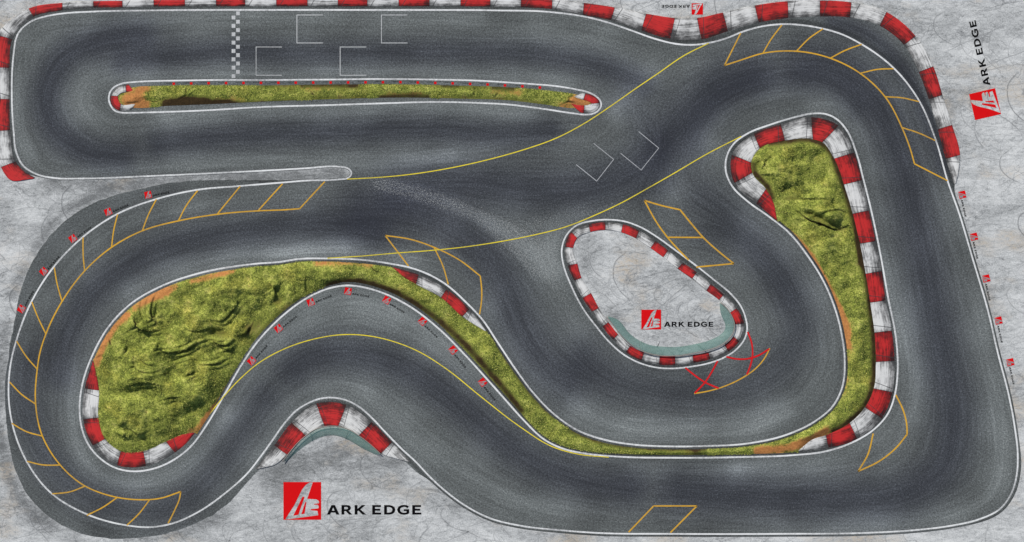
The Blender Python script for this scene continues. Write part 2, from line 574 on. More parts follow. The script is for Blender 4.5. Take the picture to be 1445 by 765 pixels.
def mat_kerb(name, hi, lo, dirt):
    m = NT(name)
    uv = m.n('ShaderNodeUVMap', uv_map='run')
    sep = m.n('ShaderNodeSeparateXYZ')
    m.t.links.new(uv.outputs[0], sep.inputs[0])
    blk = m.n('ShaderNodeUVMap', uv_map='block')
    sb = m.n('ShaderNodeSeparateXYZ')
    m.t.links.new(blk.outputs[0], sb.inputs[0])

    def stretched(sx, sy, sc, det=4.0):
        mp = m.n('ShaderNodeMapping')
        mp.inputs['Scale'].default_value = (sx, sy, 1)
        m.t.links.new(uv.outputs[0], mp.inputs['Vector'])
        return m.noise(mp.outputs[0], sc, det, 0.65, 0.4)
    s1 = stretched(0.22, 4.2, 1.0)
    s2 = stretched(0.5, 9.0, 1.2)
    blot = m.noise(m.pos(), 0.55, 4.0, 0.65)
    grain = m.noise(m.pos(), 4.0, 3.0, 0.7)
    f = m.math('MULTIPLY_ADD', m.math('SUBTRACT', s1, 0.5), 1.25, 0.60)
    f = m.math('MULTIPLY_ADD', m.math('SUBTRACT', s2, 0.5), 1.05, f)
    f = m.math('MULTIPLY_ADD', m.math('SUBTRACT', blot, 0.5), 1.35, f)
    oi = m.n('ShaderNodeObjectInfo')
    f = m.math('MULTIPLY_ADD', m.math('SUBTRACT', oi.outputs['Random'], 0.5), 0.16, f)
    f = m.math('MULTIPLY_ADD', m.math('SUBTRACT', grain, 0.5), 0.3, f)
    # rubber thrown on the track-side edge, and grime by the joints
    edge = m.mrange(sb.outputs[1], 0.0, 0.48, 1.0, 0.0)
    f = m.math('MULTIPLY_ADD', edge, m.math('MULTIPLY', s1, -0.95), f)
    f = m.math('MULTIPLY_ADD', m.mrange(sb.outputs[1], 0.86, 1.0), -0.12, f)
    j = m.math('ABSOLUTE', m.math('SUBTRACT', sb.outputs[0], 0.5))
    f = m.math('MULTIPLY_ADD', m.mrange(j, 0.28, 0.5), -0.24, f)
    col = m.ramp(f, [(0.05, dirt), (0.34, lo), (0.62, hi), (1.0, tuple(min(0.9, c * 1.12) for c in hi))])
    # a hairline crack running askew near one end of each block
    ln = m.math('ABSOLUTE', m.math('SUBTRACT', sb.outputs[0], m.math('MULTIPLY_ADD', sb.outputs[1], 0.14, 0.10)))
    ck = m.math('LESS_THAN', ln, 0.014)
    col = m.mix(m.math('MULTIPLY', ck, 0.75), col, (0.03, 0.03, 0.032))
    m.bump(s2, 0.2, 0.02)
    return m.done(col, 0.7, 0.25)


def mat_grass():
    m = NT('grass_turf')
    p = m.pos()
    a = m.noise(p, 0.55, 5.0, 0.65)
    b = m.noise(p, 4.2, 4.0, 0.75)
    c = m.noise(p, 9.0, 2.0, 0.6)
    f = m.math('MULTIPLY_ADD', m.math('SUBTRACT', a, 0.5), 1.9, 0.47)
    f = m.math('MULTIPLY_ADD', m.math('SUBTRACT', b, 0.5), 1.4, f)
    f = m.math('MULTIPLY_ADD', m.math('SUBTRACT', c, 0.5), 0.8, f)
    col = m.ramp(f, [(0.05, (0.042, 0.056, 0.014)), (0.33, (0.148, 0.178, 0.032)), (0.58, (0.305, 0.338, 0.062)), (0.9, (0.56, 0.565, 0.16))])
    olive = m.mix(m.mrange(m.noise(p, 0.3, 3.0), 0.5, 0.68, 0.0, 0.55), col, m.mix(1.0, col, (1.12, 0.86, 0.8), 'MULTIPLY'))
    clay = m.ramp(b, [(0.25, (0.22, 0.085, 0.026)), (0.75, (0.54, 0.245, 0.08))])
    earth_shade = m.ramp(b, [(0.25, (0.018, 0.012, 0.006)), (0.75, (0.06, 0.038, 0.015))])  # dark tone for bare earth and for painted-in edge and hollow shade
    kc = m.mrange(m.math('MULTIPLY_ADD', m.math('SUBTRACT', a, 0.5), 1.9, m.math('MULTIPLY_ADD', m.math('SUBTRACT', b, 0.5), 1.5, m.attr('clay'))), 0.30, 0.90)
    ke = m.mrange(m.math('MULTIPLY_ADD', m.math('SUBTRACT', a, 0.5), 1.6, m.math('MULTIPLY_ADD', m.math('SUBTRACT', b, 0.5), 0.9, m.attr('soil_shade'))), 0.16, 0.95)
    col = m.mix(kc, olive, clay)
    col = m.mix(ke, col, earth_shade)
    m.bump(b, 0.55, 0.12)
    return m.done(col, 0.9, 0.1)


def mat_blades():
    m = NT('grass_blades')
    g = m.n('ShaderNodeNewGeometry')
    col = m.ramp(g.outputs['Random Per Island'], [(0.0, (0.045, 0.065, 0.014)), (0.4, (0.16, 0.195, 0.036)), (0.75, (0.345, 0.375, 0.08)), (1.0, (0.66, 0.62, 0.18))])
    return m.done(col, 0.8, 0.1)


def mat_flat(name, col, rough=0.6, spec=0.3):
    m = NT(name)
    n = m.noise(m.pos(), 2.2, 4.0, 0.7)
    return m.done(m.mix(n, tuple(c * 0.86 for c in col), tuple(c * 1.1 for c in col)), rough, spec)


def mat_screen():
    m = NT('teal_polycarbonate')
    n = m.noise(m.pos(math.radians(-20), (0.4, 1.4, 1)), 1.6, 4.0, 0.6)
    col = m.ramp(n, [(0.25, (0.10, 0.21, 0.185)), (0.75, (0.19, 0.34, 0.30))])
    m.bsdf.inputs['Alpha'].default_value = 0.36
    return m.done(col, 0.42, 0.3)


M_ASPH = mat_asphalt()
M_CONC = mat_concrete()
M_SCUFF = mat_concrete(True)
M_WHITE = mat_paint('white_road_paint', (0.68, 0.69, 0.685), 0.7)
M_GRID = mat_paint('worn_white_paint', (0.40, 0.41, 0.42), 0.55)
M_CHECK = mat_paint('start_line_paint', (0.50, 0.51, 0.51), 0.5)
M_YEL = mat_paint('yellow_road_paint', (0.74, 0.60, 0.035), 0.5)
M_ORA = mat_paint('orange_road_paint', (0.60, 0.335, 0.03), 0.45)
M_RED = mat_paint('red_road_paint', (0.58, 0.006, 0.008), 0.2)
M_LOGO = mat_flat('logo_red_paint', (0.58, 0.004, 0.006), 0.8, 0.06)
M_INK = mat_flat('logo_black_paint', (0.0035, 0.0035, 0.004), 0.8, 0.04)
M_MARK = mat_flat('logo_grey_mark', (0.22, 0.23, 0.235))
M_KW = mat_kerb('kerb_white_paint', (0.56, 0.56, 0.545), (0.25, 0.25, 0.245), (0.05, 0.05, 0.05))
M_KR = mat_kerb('kerb_red_paint', (0.44, 0.018, 0.018), (0.20, 0.010, 0.010), (0.03, 0.007, 0.007))
M_GRASS = mat_grass()
M_BLADE = mat_blades()
M_TEAL = mat_screen()
M_RAIL = mat_flat('barrier_rail', (0.24, 0.215, 0.19), 0.5)

# ------------------------------------------------------------------ wear of the tarmac and shade painted into it
# (points, half-width, tone) : dark = rubbered racing line and rim shade painted in, light = dusty or bare stone
WEAR_AND_SHADE = [
    ([(230, 48), (150, 56), (88, 85), (66, 135), (78, 182), (120, 212), (200, 222)], 17, -0.9),
    ([(150, 90), (300, 74), (450, 76), (650, 74), (780, 80), (870, 100), (930, 130)], 14, -0.75),
    ([(200, 205), (330, 192), (480, 186), (600, 182), (720, 190), (800, 182)], 14, -0.8),
    ([(520, 272), (640, 258), (760, 268), (860, 258), (930, 215), (975, 160), (1020, 118), (1100, 98)], 24, -0.85),
    ([(980, 240), (985, 180), (1030, 135), (1110, 112), (1180, 122), (1225, 170)], 14, -0.35),
    ([(1100, 90), (1180, 95), (1235, 140), (1268, 210), (1290, 300), (1310, 400), (1330, 500), (1345, 590), (1330, 660), (1280, 695), (1180, 705), (1050, 700), (920, 690)], 24, -0.85),
    ([(920, 690), (830, 680), (760, 655), (700, 615), (640, 565), (580, 525), (500, 500), (440, 505), (390, 540)], 20, -0.8),
    ([(390, 540), (340, 610), (290, 680), (240, 715), (180, 715), (110, 690), (60, 630), (34, 560), (48, 480)], 18, -0.6),
    ([(560, 335), (450, 318), (340, 328), (250, 345), (180, 375), (120, 425), (90, 490), (82, 560)], 18, -0.75),
    ([(470, 300), (580, 300), (660, 335), (710, 395), (735, 460), (775, 520), (840, 550)], 24, -0.75),
    ([(800, 470), (850, 525), (920, 550), (1010, 555), (1090, 525), (1128, 465), (1110, 400), (1060, 335), (1010, 290), (960, 260)], 22, -0.55),
    ([(960, 335), (1010, 330), (1090, 390), (1120, 450)], 16, -0.3),
    ([(860, 120), (900, 160), (930, 220), (925, 290)], 18, -0.35),
    ([(25, 640), (70, 700), (140, 742), (220, 748), (290, 728)], 12, -0.1),  # faint shade painted outside the hairpin edge line
    ([(12, 560), (16, 480), (42, 400), (90, 330), (160, 288), (260, 262)], 9, -0.1),
    ([(1160, 25), (1230, 52), (1275, 98), (1310, 170), (1338, 250)], 9, -0.75),
    # light, dusty
    ([(130, 180), (105, 140), (130, 105), (200, 95)], 14, 0.45),
    ([(220, 165), (330, 158), (480, 156), (640, 152), (760, 160)], 8, 0.45),
    ([(180, 105), (300, 102), (470, 100), (620, 102), (740, 108), (820, 118)], 8, 0.45),
    ([(110, 30), (260, 24), (500, 24), (690, 26)], 8, 0.35),
    ([(110, 240), (260, 232), (420, 226), (560, 228), (650, 220)], 8, 0.4),
    ([(25, 90), (26, 180), (50, 230)], 7, 0.4),
    ([(850, 165), (905, 120), (935, 90)], 12, 0.55),
    ([(560, 225), (650, 215), (740, 200), (800, 205)], 10, 0.3),
    ([(860, 180), (885, 155)], 14, 0.25),
    ([(965, 290), (950, 250), (975, 210), (1010, 180)], 13, 0.4),
    ([(530, 262), (600, 275), (680, 310), (740, 350), (775, 400)], 11, 0.5),
    ([(800, 400), (775, 355), (790, 315), (840, 300)], 11, 0.5),
    ([(370, 362), (450, 355), (540, 358), (600, 368)], 8, 0.5),
    ([(170, 420), (240, 385), (320, 362), (400, 352), (500, 345)], 10, 0.6),
    ([(104, 520), (100, 580), (108, 630), (140, 668), (190, 682), (240, 670), (290, 630), (330, 570)], 10, 0.55),
    ([(370, 490), (430, 445), (500, 425), (560, 445), (620, 485), (680, 545)], 18, 0.5),
    ([(395, 590), (440, 552), (475, 546), (520, 560), (570, 605), (640, 655), (730, 705), (850, 728)], 14, 0.35),
    ([(790, 560), (850, 595), (950, 605), (1060, 598), (1130, 570)], 14, 0.5),
    ([(690, 420), (720, 490), (760, 545)], 9, 0.45),
    ([(1040, 300), (1100, 345), (1140, 400), (1160, 450), (1168, 510), (1140, 560)], 11, 0.35),
    ([(1280, 400), (1290, 480), (1295, 560), (1280, 610)], 14, 0.45),
    ([(1240, 340), (1262, 430), (1280, 520)], 9, 0.4),
    ([(1370, 430), (1395, 530), (1412, 620), (1405, 690), (1350, 725), (1240, 738), (1080, 738)], 12, 0.4),
    ([(1020, 665), (1130, 662), (1200, 650)], 12, 0.45),
    ([(880, 660), (980, 662), (1060, 660)], 9, 0.35),
    ([(1130, 150), (1180, 145), (1215, 185), (1235, 250)], 9, 0.35),
    ([(700, 50), (780, 50), (860, 70)], 12, 0.2),
]
CHIPS = [([(515, 256), (560, 265), (620, 283), (690, 312), (730, 340), (770, 385)], 10, 1.0), ([(530, 260), (600, 276), (660, 296)], 5, 0.5),
         ([(690, 318), (740, 345), (785, 395)], 20, 0.9), ([(740, 320), (800, 305), (850, 296), (900, 296)], 11, 0.7),
         ([(785, 330), (775, 370), (800, 430), (850, 490)], 9, 0.6), ([(30, 90), (70, 50), (130, 30)], 12, 0.35), ([(150, 140), (190, 180), (260, 170)], 14, 0.25),
         ([(380, 360), (480, 352), (560, 360)], 9, 0.35), ([(400, 470), (490, 430), (600, 480)], 16, 0.3)]

W, H = 1445, 765
CO = 6
cxs, cys = np.arange(-12, W + 18, CO, dtype=float), np.arange(-12, H + 18, CO, dtype=float)
CXG, CYG = np.meshgrid(cxs, cys)
guides, gt, gw = [], [], []
for line, cl, wt in ((OUTER, True, 1.0), (STRIP, True, 1.0), (ISLE, True, 1.0), (PLAZA, True, 0.8)):
    q = resample(line, 3, cl)
    guides.append(q)
    gt.append(tangents(q, cl))
    gw.append(np.full(len(q), wt))
for pts, wd, tn in WEAR_AND_SHADE:
    q = resample(curve(pts, False), 3, False)
    guides.append(q)
    gt.append(tangents(q, False))
    gw.append(np.full(len(q), 1.6))
guides, gt, gw = np.vstack(guides), np.vstack(gt), np.concatenate(gw)
d2x = gt[:, 0] ** 2 - gt[:, 1] ** 2
d2y = 2 * gt[:, 0] * gt[:, 1]
ax = np.zeros(CXG.size)
ay = np.zeros(CXG.size)
fx_, fy_ = CXG.ravel(), CYG.ravel()
for i in range(0, fx_.size, 4000):
    dd = (fx_[i:i + 4000, None] - guides[None, :, 0]) ** 2 + (fy_[i:i + 4000, None] - guides[None, :, 1]) ** 2
    w_ = gw[None, :] / (dd + 40.0) ** 1.6
    ax[i:i + 4000] = w_ @ d2x
    ay[i:i + 4000] = w_ @ d2y
ang = 0.5 * np.arctan2(ay, ax)
VX, VY = np.cos(2 * ang).reshape(CXG.shape), np.sin(2 * ang).reshape(CXG.shape)


def bil(A, x, y, x0=-12.0, y0=-12.0, st=CO):
    u = np.clip((x - x0) / st, 0, A.shape[1] - 1.001)
    v = np.clip((y - y0) / st, 0, A.shape[0] - 1.001)
    i, j = u.astype(int), v.astype(int)
    fu, fv = u - i, v - j
    return (A[j, i] * (1 - fu) + A[j, i + 1] * fu) * (1 - fv) + (A[j + 1, i] * (1 - fu) + A[j + 1, i + 1] * fu) * fv


XX, YY = np.meshgrid(np.arange(W, dtype=np.float32), np.arange(H, dtype=np.float32))
FA = 0.5 * np.arctan2(bil(VY, XX, YY), bil(VX, XX, YY))
DX, DY = np.cos(FA).astype(np.float32), np.sin(FA).astype(np.float32)


def lic(noise, steps, h):
    acc = noise.copy()
    for s in (1.0, -1.0):
        x, y = XX.copy(), YY.copy()
        px, py = DX * s, DY * s
        for k in range(steps):
            x += px * h
            y += py * h
            i = np.clip(x + 0.5, 0, W - 1).astype(np.int32)
            j = np.clip(y + 0.5, 0, H - 1).astype(np.int32)
            acc += noise[j, i] * (1 - k / steps)
            nx, ny = DX[j, i], DY[j, i]
            fl = np.where(nx * px + ny * py < 0, -1.0, 1.0).astype(np.float32)
            px, py = nx * fl, ny * fl
    acc -= acc.mean()
    return acc / acc.std()


def blur(A, s):
    r = int(3 * s)
    k = np.exp(-0.5 * (np.arange(-r, r + 1) / s) ** 2)
    k = (k / k.sum()).astype(np.float32)
    A = np.apply_along_axis(lambda v: np.convolve(np.pad(v, r, 'reflect'), k, 'valid'), 1, A)
    return np.apply_along_axis(lambda v: np.convolve(np.pad(v, r, 'reflect'), k, 'valid'), 0, A)


STREAK = lic(RNG.standard_normal((H, W)).astype(np.float32), 20, 1.5) * 0.85 \
    + lic(blur(RNG.standard_normal((H, W)).astype(np.float32), 1.6), 34, 2.0) * 0.4 \
    + lic(blur(RNG.standard_normal((H, W)).astype(np.float32), 5.0), 40, 2.5) * 0.25
PATCH = blur(RNG.standard_normal((H, W)).astype(np.float32), 16)
PATCH /= PATCH.std()


def strokes(x, y, items, soft=True):
    out = np.zeros(x.shape)
    for pts, wd, amp in items:
        q = resample(curve(pts, False, sigma=4), 3, False)
        lo, hi = q.min(0) - 3.2 * wd, q.max(0) + 3.2 * wd
        k = (x > lo[0]) & (x < hi[0]) & (y > lo[1]) & (y < hi[1])
        if not k.any():
            continue
        d, idx = dist_to(x[k], y[k], q)
        t = idx / (len(q) - 1)
        end = np.clip(np.minimum(t, 1 - t) * len(q) * 3 / (wd * 2.0) + 0.25, 0, 1)
        out[k] += amp * np.exp(-0.5 * (d / wd) ** 2) * (end if soft else 1)
    return out


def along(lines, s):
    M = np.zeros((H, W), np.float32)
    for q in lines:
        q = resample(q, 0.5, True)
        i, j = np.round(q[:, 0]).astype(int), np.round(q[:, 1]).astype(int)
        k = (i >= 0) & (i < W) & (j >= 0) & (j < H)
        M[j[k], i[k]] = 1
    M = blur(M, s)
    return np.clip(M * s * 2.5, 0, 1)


# contact shade painted into the tarmac tone along the margins behind the edge lines
MARGIN_SHADE = along([OUTER + (offset(OUTER, 1.0) - OUTER) * _g * 5.0, ISLE + (offset(ISLE, 1.0) - ISLE) * _i * 3.5, PLAZA + (offset(PLAZA, 1.0) - PLAZA) * _p * 3.5], 2.0)
MARGIN_SHADE = MARGIN_SHADE * np.where((XX < 365) & (YY > 254), 0.12, 1.0)    # painted shade kept faint on the wide run-off
TONE_C = strokes(CXG, CYG, WEAR_AND_SHADE)
dark_only = strokes(CXG, CYG, [w for w in WEAR_AND_SHADE if w[2] < 0])
CHIP_C = strokes(CXG, CYG, CHIPS)


def asph_attrs(x, y):
    i = np.clip(x, 0, W - 1).astype(int)
    j = np.clip(y, 0, H - 1).astype(int)
    st = STREAK[j, i]
    tn = bil(TONE_C, x, y)
    tn = tn + 0.10 * PATCH[j, i] + 0.06 - 0.75 * MARGIN_SHADE[j, i]
    return {'tone': np.clip(tn, -1.25, 1.2), 'streak': np.clip(st * (0.55 + 0.25 * np.abs(tn)), -2.4, 2.4),
            'rubber_and_shade': np.clip(-bil(dark_only, x, y), 0, 1.2), 'chips': np.clip(bil(CHIP_C, x, y), 0, 1)}


# ------------------------------------------------------------------ the setting
GRIME = [([(360, 668), (420, 655), (470, 640), (520, 650), (590, 665)], 22, 0.75), ([(440, 640), (500, 640)], 16, 0.4),
         ([(60, 256), (200, 258), (330, 252), (490, 244)], 9, 0.7), ([(250, 252), (490, 246)], 8, 0.7), ([(600, 680), (660, 722), (740, 752), (900, 762)], 9, 0.3),
         ([(8, 440), (2, 520), (0, 620), (20, 690), (60, 735), (120, 760)], 9, 0.8), ([(12, 430), (40, 370), (80, 312), (130, 278), (200, 258)], 7, 0.75), ([(190, 764), (270, 748), (330, 712)], 8, 0.6),
         ([(1345, 260), (1380, 370), (1412, 490), (1440, 610)], 7, 0.25), ([(380, 680), (430, 676)], 12, 0.3),
         ([(1330, 130), (1350, 190), (1362, 240)], 10, 0.25), ([(900, 20), (970, 30), (1040, 18)], 8, 0.2)]
gx = np.concatenate([[-6000, -3000, -1200, -500, -200, -60], np.arange(-15, W + 20, 5.0), [W + 60, W + 200, W + 500, W + 1200, W + 3000, W + 6000]])
gy = np.concatenate([[-6000, -3000, -1200, -500, -200, -60], np.arange(-15, H + 20, 5.0), [H + 60, H + 200, H + 500, H + 1200, H + 3000, H + 6000]])
GX, GY = np.meshgrid(gx, gy)
nx_, ny_ = len(gx), len(gy)
idx = np.arange(nx_ * ny_).reshape(ny_, nx_)
faces = np.stack([idx[1:, :-1].ravel(), idx[1:, 1:].ravel(), idx[:-1, 1:].ravel(), idx[:-1, :-1].ravel()], 1)
me = pymesh('ground', [P(a, b, 0) for a, b in zip(GX.ravel(), GY.ravel())], faces.tolist())
at = me.attributes.new('grime', 'FLOAT', 'POINT')
at.data.foreach_set('value', np.clip(strokes(GX.ravel(), GY.ravel(), GRIME), 0, 1).astype(np.float32))
tag(link('ground', me, M_CONC), 'pale grey weathered concrete apron around the circuit', kind='structure')

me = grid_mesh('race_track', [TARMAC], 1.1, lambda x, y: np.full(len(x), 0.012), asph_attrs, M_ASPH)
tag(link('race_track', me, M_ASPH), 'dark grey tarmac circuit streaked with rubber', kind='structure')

me = grid_mesh('concrete_island', [PLAZA_IN], 4.0, lambda x, y: np.full(len(x), 0.020),
               lambda x, y: {'grime': np.clip(0.35 * strokes(x, y, [([(815, 345), (840, 400), (870, 450), (930, 482), (1000, 478), (1025, 450)], 7, 1.0), ([(900, 340), (960, 390), (1015, 430)], 6, 0.8)]), 0, 1)}, M_CONC)
tag(link('concrete_island', me, M_CONC), 'pale concrete infield inside the teardrop island', kind='structure')

# scuffs and tyre arcs on the concrete
MARKS = [
    ([(0, 0), (-17, 18), (-16, 37), (-5, 53), (16, 66)], 2.2, 0.8), ([(-40, 14), (-46, 32), (-36, 52), (-8, 68), (10, 82)], 1.8, 0.65),
    ([(-12, 58), (32, 38), (80, 18)], 0.9, 0.8), ([(-2, 62), (40, 40)], 0.8, 0.7), ([(-90, 30), (-60, 22), (-20, 26)], 0.9, 0.6),
    ([(-120, 78), (-130, 92), (-126, 108), (-108, 124), (-96, 140)], 2.2, 0.75), ([(-150, 90), (-156, 110), (-140, 130), (-120, 146)], 1.6, 0.55),
    ([(-118, 118), (-78, 104), (-60, 92)], 0.8, 0.7), ([(-30, 90), (30, 84), (70, 70)], 0.7, 0.5), ([(40, 60), (56, 48), (52, 66), (60, 80)], 1.2, 0.4),
    ([(70, 20), (50, 34), (48, 56), (64, 76)], 1.4, 0.45), ([(-70, 60), (-55, 40), (-50, 20)], 1.0, 0.45), ([(20, 10), (60, -6), (110, -12)], 0.7, 0.6),
    ([(-60, 120), (-20, 108), (20, 112)], 0.7, 0.55)]


def scuffs(name, placings, z, keep=None, stack=19):
    V, F, A = [], [], []
    cnt = 0
    for ox, oy, rot, sc in placings:
        cs, sn = math.cos(rot), math.sin(rot)
        for pts, wd, ink in MARKS:
            q = np.array(pts, float) * sc * (random.uniform(0.75, 1.25), random.uniform(0.75, 1.25)) + (random.uniform(-12, 12), random.uniform(-12, 12))
            q = np.stack([q[:, 0] * cs - q[:, 1] * sn + ox, q[:, 0] * sn + q[:, 1] * cs + oy], 1)
            q = resample(catmull(q, False), 3.0)
            q = q + 0.6 * np.stack([fbm(q[:, 0], q[:, 1], 14, 2, 3), fbm(q[:, 0], q[:, 1], 14, 2, 8)], 1)
            if keep is None and random.random() < 0.2:
                continue
            ink = ink * random.uniform(0.6, 1.1)
            if keep is not None and not keep(q):
                continue
            t = tangents(q, False)
            n = np.stack([t[:, 1], -t[:, 0]], 1) * (wd / 2 + 0.15)
            b = len(V)
            m = len(q)
            cnt += 1
            zz = z + 0.0003 * (cnt % stack)
            for i in range(m):
                e = min(1.0, min(i, m - 1 - i) / 3.0)
                for k, s in ((-1, 0.0), (0, 1.0), (1, 0.0)):
                    V.append(P(q[i, 0] + n[i, 0] * k, q[i, 1] + n[i, 1] * k, zz))
                    A.append(s * ink * e)
            for i in range(m - 1):
                for k in (0, 1):
                    F.append((b + 3 * i + k, b + 3 * i + k + 1, b + 3 * i + k + 4, b + 3 * i + k + 3))
    me = pymesh(name, V, F)
    flip_up(me)
    at = me.attributes.new('ink', 'FLOAT', 'POINT')
    at.data.foreach_set('value', np.array(A, np.float32))
    va = np.array(V)
    at = me.attributes.new('grime', 'FLOAT', 'POINT')
    at.data.foreach_set('value', np.clip(strokes(va[:, 0] / S + CX, CY - va[:, 1] / S, GRIME), 0, 1).astype(np.float32))
    return tag(link(name, me, M_SCUFF), 'faint tyre scuffs and scratches on the pale concrete', kind='stuff')


scuffs('tyre_scuffs', [(521, 645, 0, 1), (672, 702, 0.0, 0.9), (150, 640, 0, 1), (60, 690, 0.1, 1), (330, 735, 0, 1.0), (250, 690, 0, 1), (60, 300, -0.1, 1),
                       (110, 262, 0, 1), (30, 395, 0.1, 1), (-5, 330, 0, 1), (1395, 30, 0.1, 1), (1440, 105, 0.05, 1), (1425, 210, 0, 1),
                       (1450, 300, 0.1, 1), (1470, 390, 0, 1), (1340, 20, 0, 1), (1490, 500, 0, 1), (1400, 150, 0.4, 0.8), (1030, -20, 0.1, 1), (900, -30, 0, 0.7), (30, 5, 0.2, 1),
                       (600, 740, 0.0, 1), (740, 745, 0.05, 0.8), (1100, 748, 0, 0.8), (1450, 720, 0.1, 1), (480, 690, 0.2, 1), (420, 720, -0.1, 0.9)], 0.004)
pin = resample(offset(PLAZA_IN, _p * 1.0), 2, True)


def keep_in(q):
    cx_, cy_ = q[:, 0], q[:, 1]
    a, b = pin, np.roll(pin, -1, 0)
    for x, y in q:
        k = ((a[:, 1] <= y) & (b[:, 1] > y)) | ((b[:, 1] <= y) & (a[:, 1] > y))
        xc = a[k, 0] + (y - a[k, 1]) / (b[k, 1] - a[k, 1]) * (b[k, 0] - a[k, 0])
        if (xc > x).sum() % 2 == 0:
            return False
    return True


scuffs('tyre_scuffs', [(985, 425, 0, 1), (965, 425, 0.1, 0.8), (880, 360, 0.1, 1), (900, 380, 0.0, 0.8), (860, 350, 0.3, 0.7), (930, 400, -0.2, 0.7), (1000, 440, 0, 0.5)], 0.024, keep_in, 53)

# ------------------------------------------------------------------ grass
CREASE = [
    ([(221.9, 409.6), (215.7, 424.5), (214.4, 446.9), (219.4, 453), (228, 454.3)], 1.0), ([(189.6, 442), (190.8, 454.3), (197, 463), (209.4, 466.8), (226.8, 464.8)], 1.2),
    ([(226.8, 480.4), (223.1, 487.9), (231.8, 496), (249.2, 496.6), (266.6, 491.6), (279, 484.2), (296.4, 479.2)], 1.1),
    ([(256.6, 461.8), (276.5, 466.8), (298.9, 463), (318.8, 464.3)], 0.7), ([(298.9, 478), (308.8, 485.4), (321.2, 486.6), (330, 479.2)], 1.1),
    ([(188.3, 501.6), (189.6, 514), (197, 521.4), (216.9, 525.2), (231.8, 519)], 0.6), ([(198.3, 505.3), (207, 512.7), (218.1, 515.2)], 0.8),
    ([(336.1, 471.7), (346, 471.7), (354.8, 459.3)], 1.0), ([(239.3, 509), (259.1, 502.8), (274, 499)], 0.7),
    ([(302.6, 451.9), (313.8, 452.4), (322.5, 444.4), (338.6, 424.5)], 0.9), ([(281.5, 514), (306.3, 512.7), (326.2, 504)], 0.9),
    ([(313.8, 496.6), (331.2, 490.4)], 0.9), ([(174.5, 548.4), (187, 542.2), (214.3, 539.7), (231.7, 544.7)], 0.8),
    ([(226.7, 564.5), (239, 560.8), (256.5, 559)], 0.8), ([(262.7, 529.8), (276.4, 523.5)], 0.9), ([(164.6, 609.3), (174.5, 614), (182, 608)], 0.7),
    ([(170, 600), (179.5, 594)], 0.7), ([(184, 604), (199.4, 611.7), (208, 607)], 0.7), ([(378.4, 397.3), (387.6, 408.3), (388.5, 419.3), (381, 430)], 1.0),
    ([(413, 398), (418.7, 413.8)], 0.7), ([(431, 390), (431, 413.8)], 0.6), ([(360, 446.7), (354.6, 459.5), (345.5, 472.4)], 1.1),
    ([(522.4, 373.7), (529.5, 381.8), (535.5, 384.3)], 1.2), ([(1074.6, 224.5), (1077.6, 229.5), (1074, 238.2)], 0.9), ([(1070.9, 246.4), (1090.7, 246.9)], 0.8),
    ([(1111.9, 279.2), (1131.7, 280.4), (1169, 280.4)], 0.7), ([(1126.8, 299), (1139.2, 309), (1159, 316.5), (1181.4, 323.9), (1198.8, 316.5)], 1.6),
    ([(1124.3, 207), (1131.7, 209.6)], 0.7), ([(154, 480), (156, 487)], 1.0), ([(180, 485), (175, 500)], 0.7), ([(236, 415), (248, 418), (252, 422)], 0.5),
    ([(265, 400), (275, 404), (290, 396)], 0.4), ([(200, 415), (197, 440), (205, 460)], 0.5), ([(208, 416), (205, 440), (210, 460)], 0.4),
    ([(245, 402), (236, 414)], 0.6), ([(135, 505), (143, 500)], 0.6), ([(595, 406), (583, 400), (570, 396)], 1.0), ([(1140, 310), (1160, 300), (1185, 296), (1202, 302)], 0.7),
    ([(209, 140), (216, 143), (232, 138)], 0.9), ([(208, 130), (211, 138)], 0.7), ([(263, 121), (262, 130), (265, 135)], 0.8), ([(197, 144), (176, 145.5)], 0.7),
    ([(438, 128), (444, 138)], 0.8), ([(538, 121), (545, 129)], 0.9), ([(668, 128), (668, 137)], 0.8), ([(697, 137), (703, 131)], 0.6), ([(802, 135), (803, 142), (811, 145)], 0.9)]
CLAY = [([(134, 520), (147, 485), (165, 458), (185, 440)], 4.5, 1.1), ([(185, 438), (225, 414), (255, 402)], 4.5, 0.8), ([(205, 424), (245, 408)], 5, 0.7), ([(265, 398), (300, 390), (335, 381)], 4, 0.9), ([(440, 371), (490, 371), (530, 376)], 4, 0.7),
        ([(285, 600), (310, 566), (340, 520), (362, 492)], 4, 0.85), ([(262, 612), (285, 602), (300, 580)], 5, 0.8), ([(1108, 322), (1140, 356), (1168, 402), (1187, 446), (1198, 495)], 3.4, 1.2),
        ([(1178, 428), (1192, 460), (1199, 480)], 6, 0.8), ([(1060, 637), (1110, 632), (1150, 618), (1172, 604)], 5, 1.2), ([(168, 141), (190, 140), (208, 136)], 9, 1.3), ([(420, 124), (470, 126)], 4, 0.45), ([(540, 134), (600, 133)], 4, 0.5), ([(690, 128), (740, 132)], 4, 0.5), ([(300, 140), (350, 140)], 4, 0.4), ([(180, 151), (215, 148)], 5, 0.9), ([(190, 127), (214, 124)], 4, 0.8),
        ([(800, 138), (822, 145), (836, 147)], 7, 1.2), ([(786, 150), (806, 150)], 4, 0.8), ([(1196, 500), (1192, 560)], 3.5, 0.5), ([(590, 384), (625, 402)], 2.5, 0.8)]
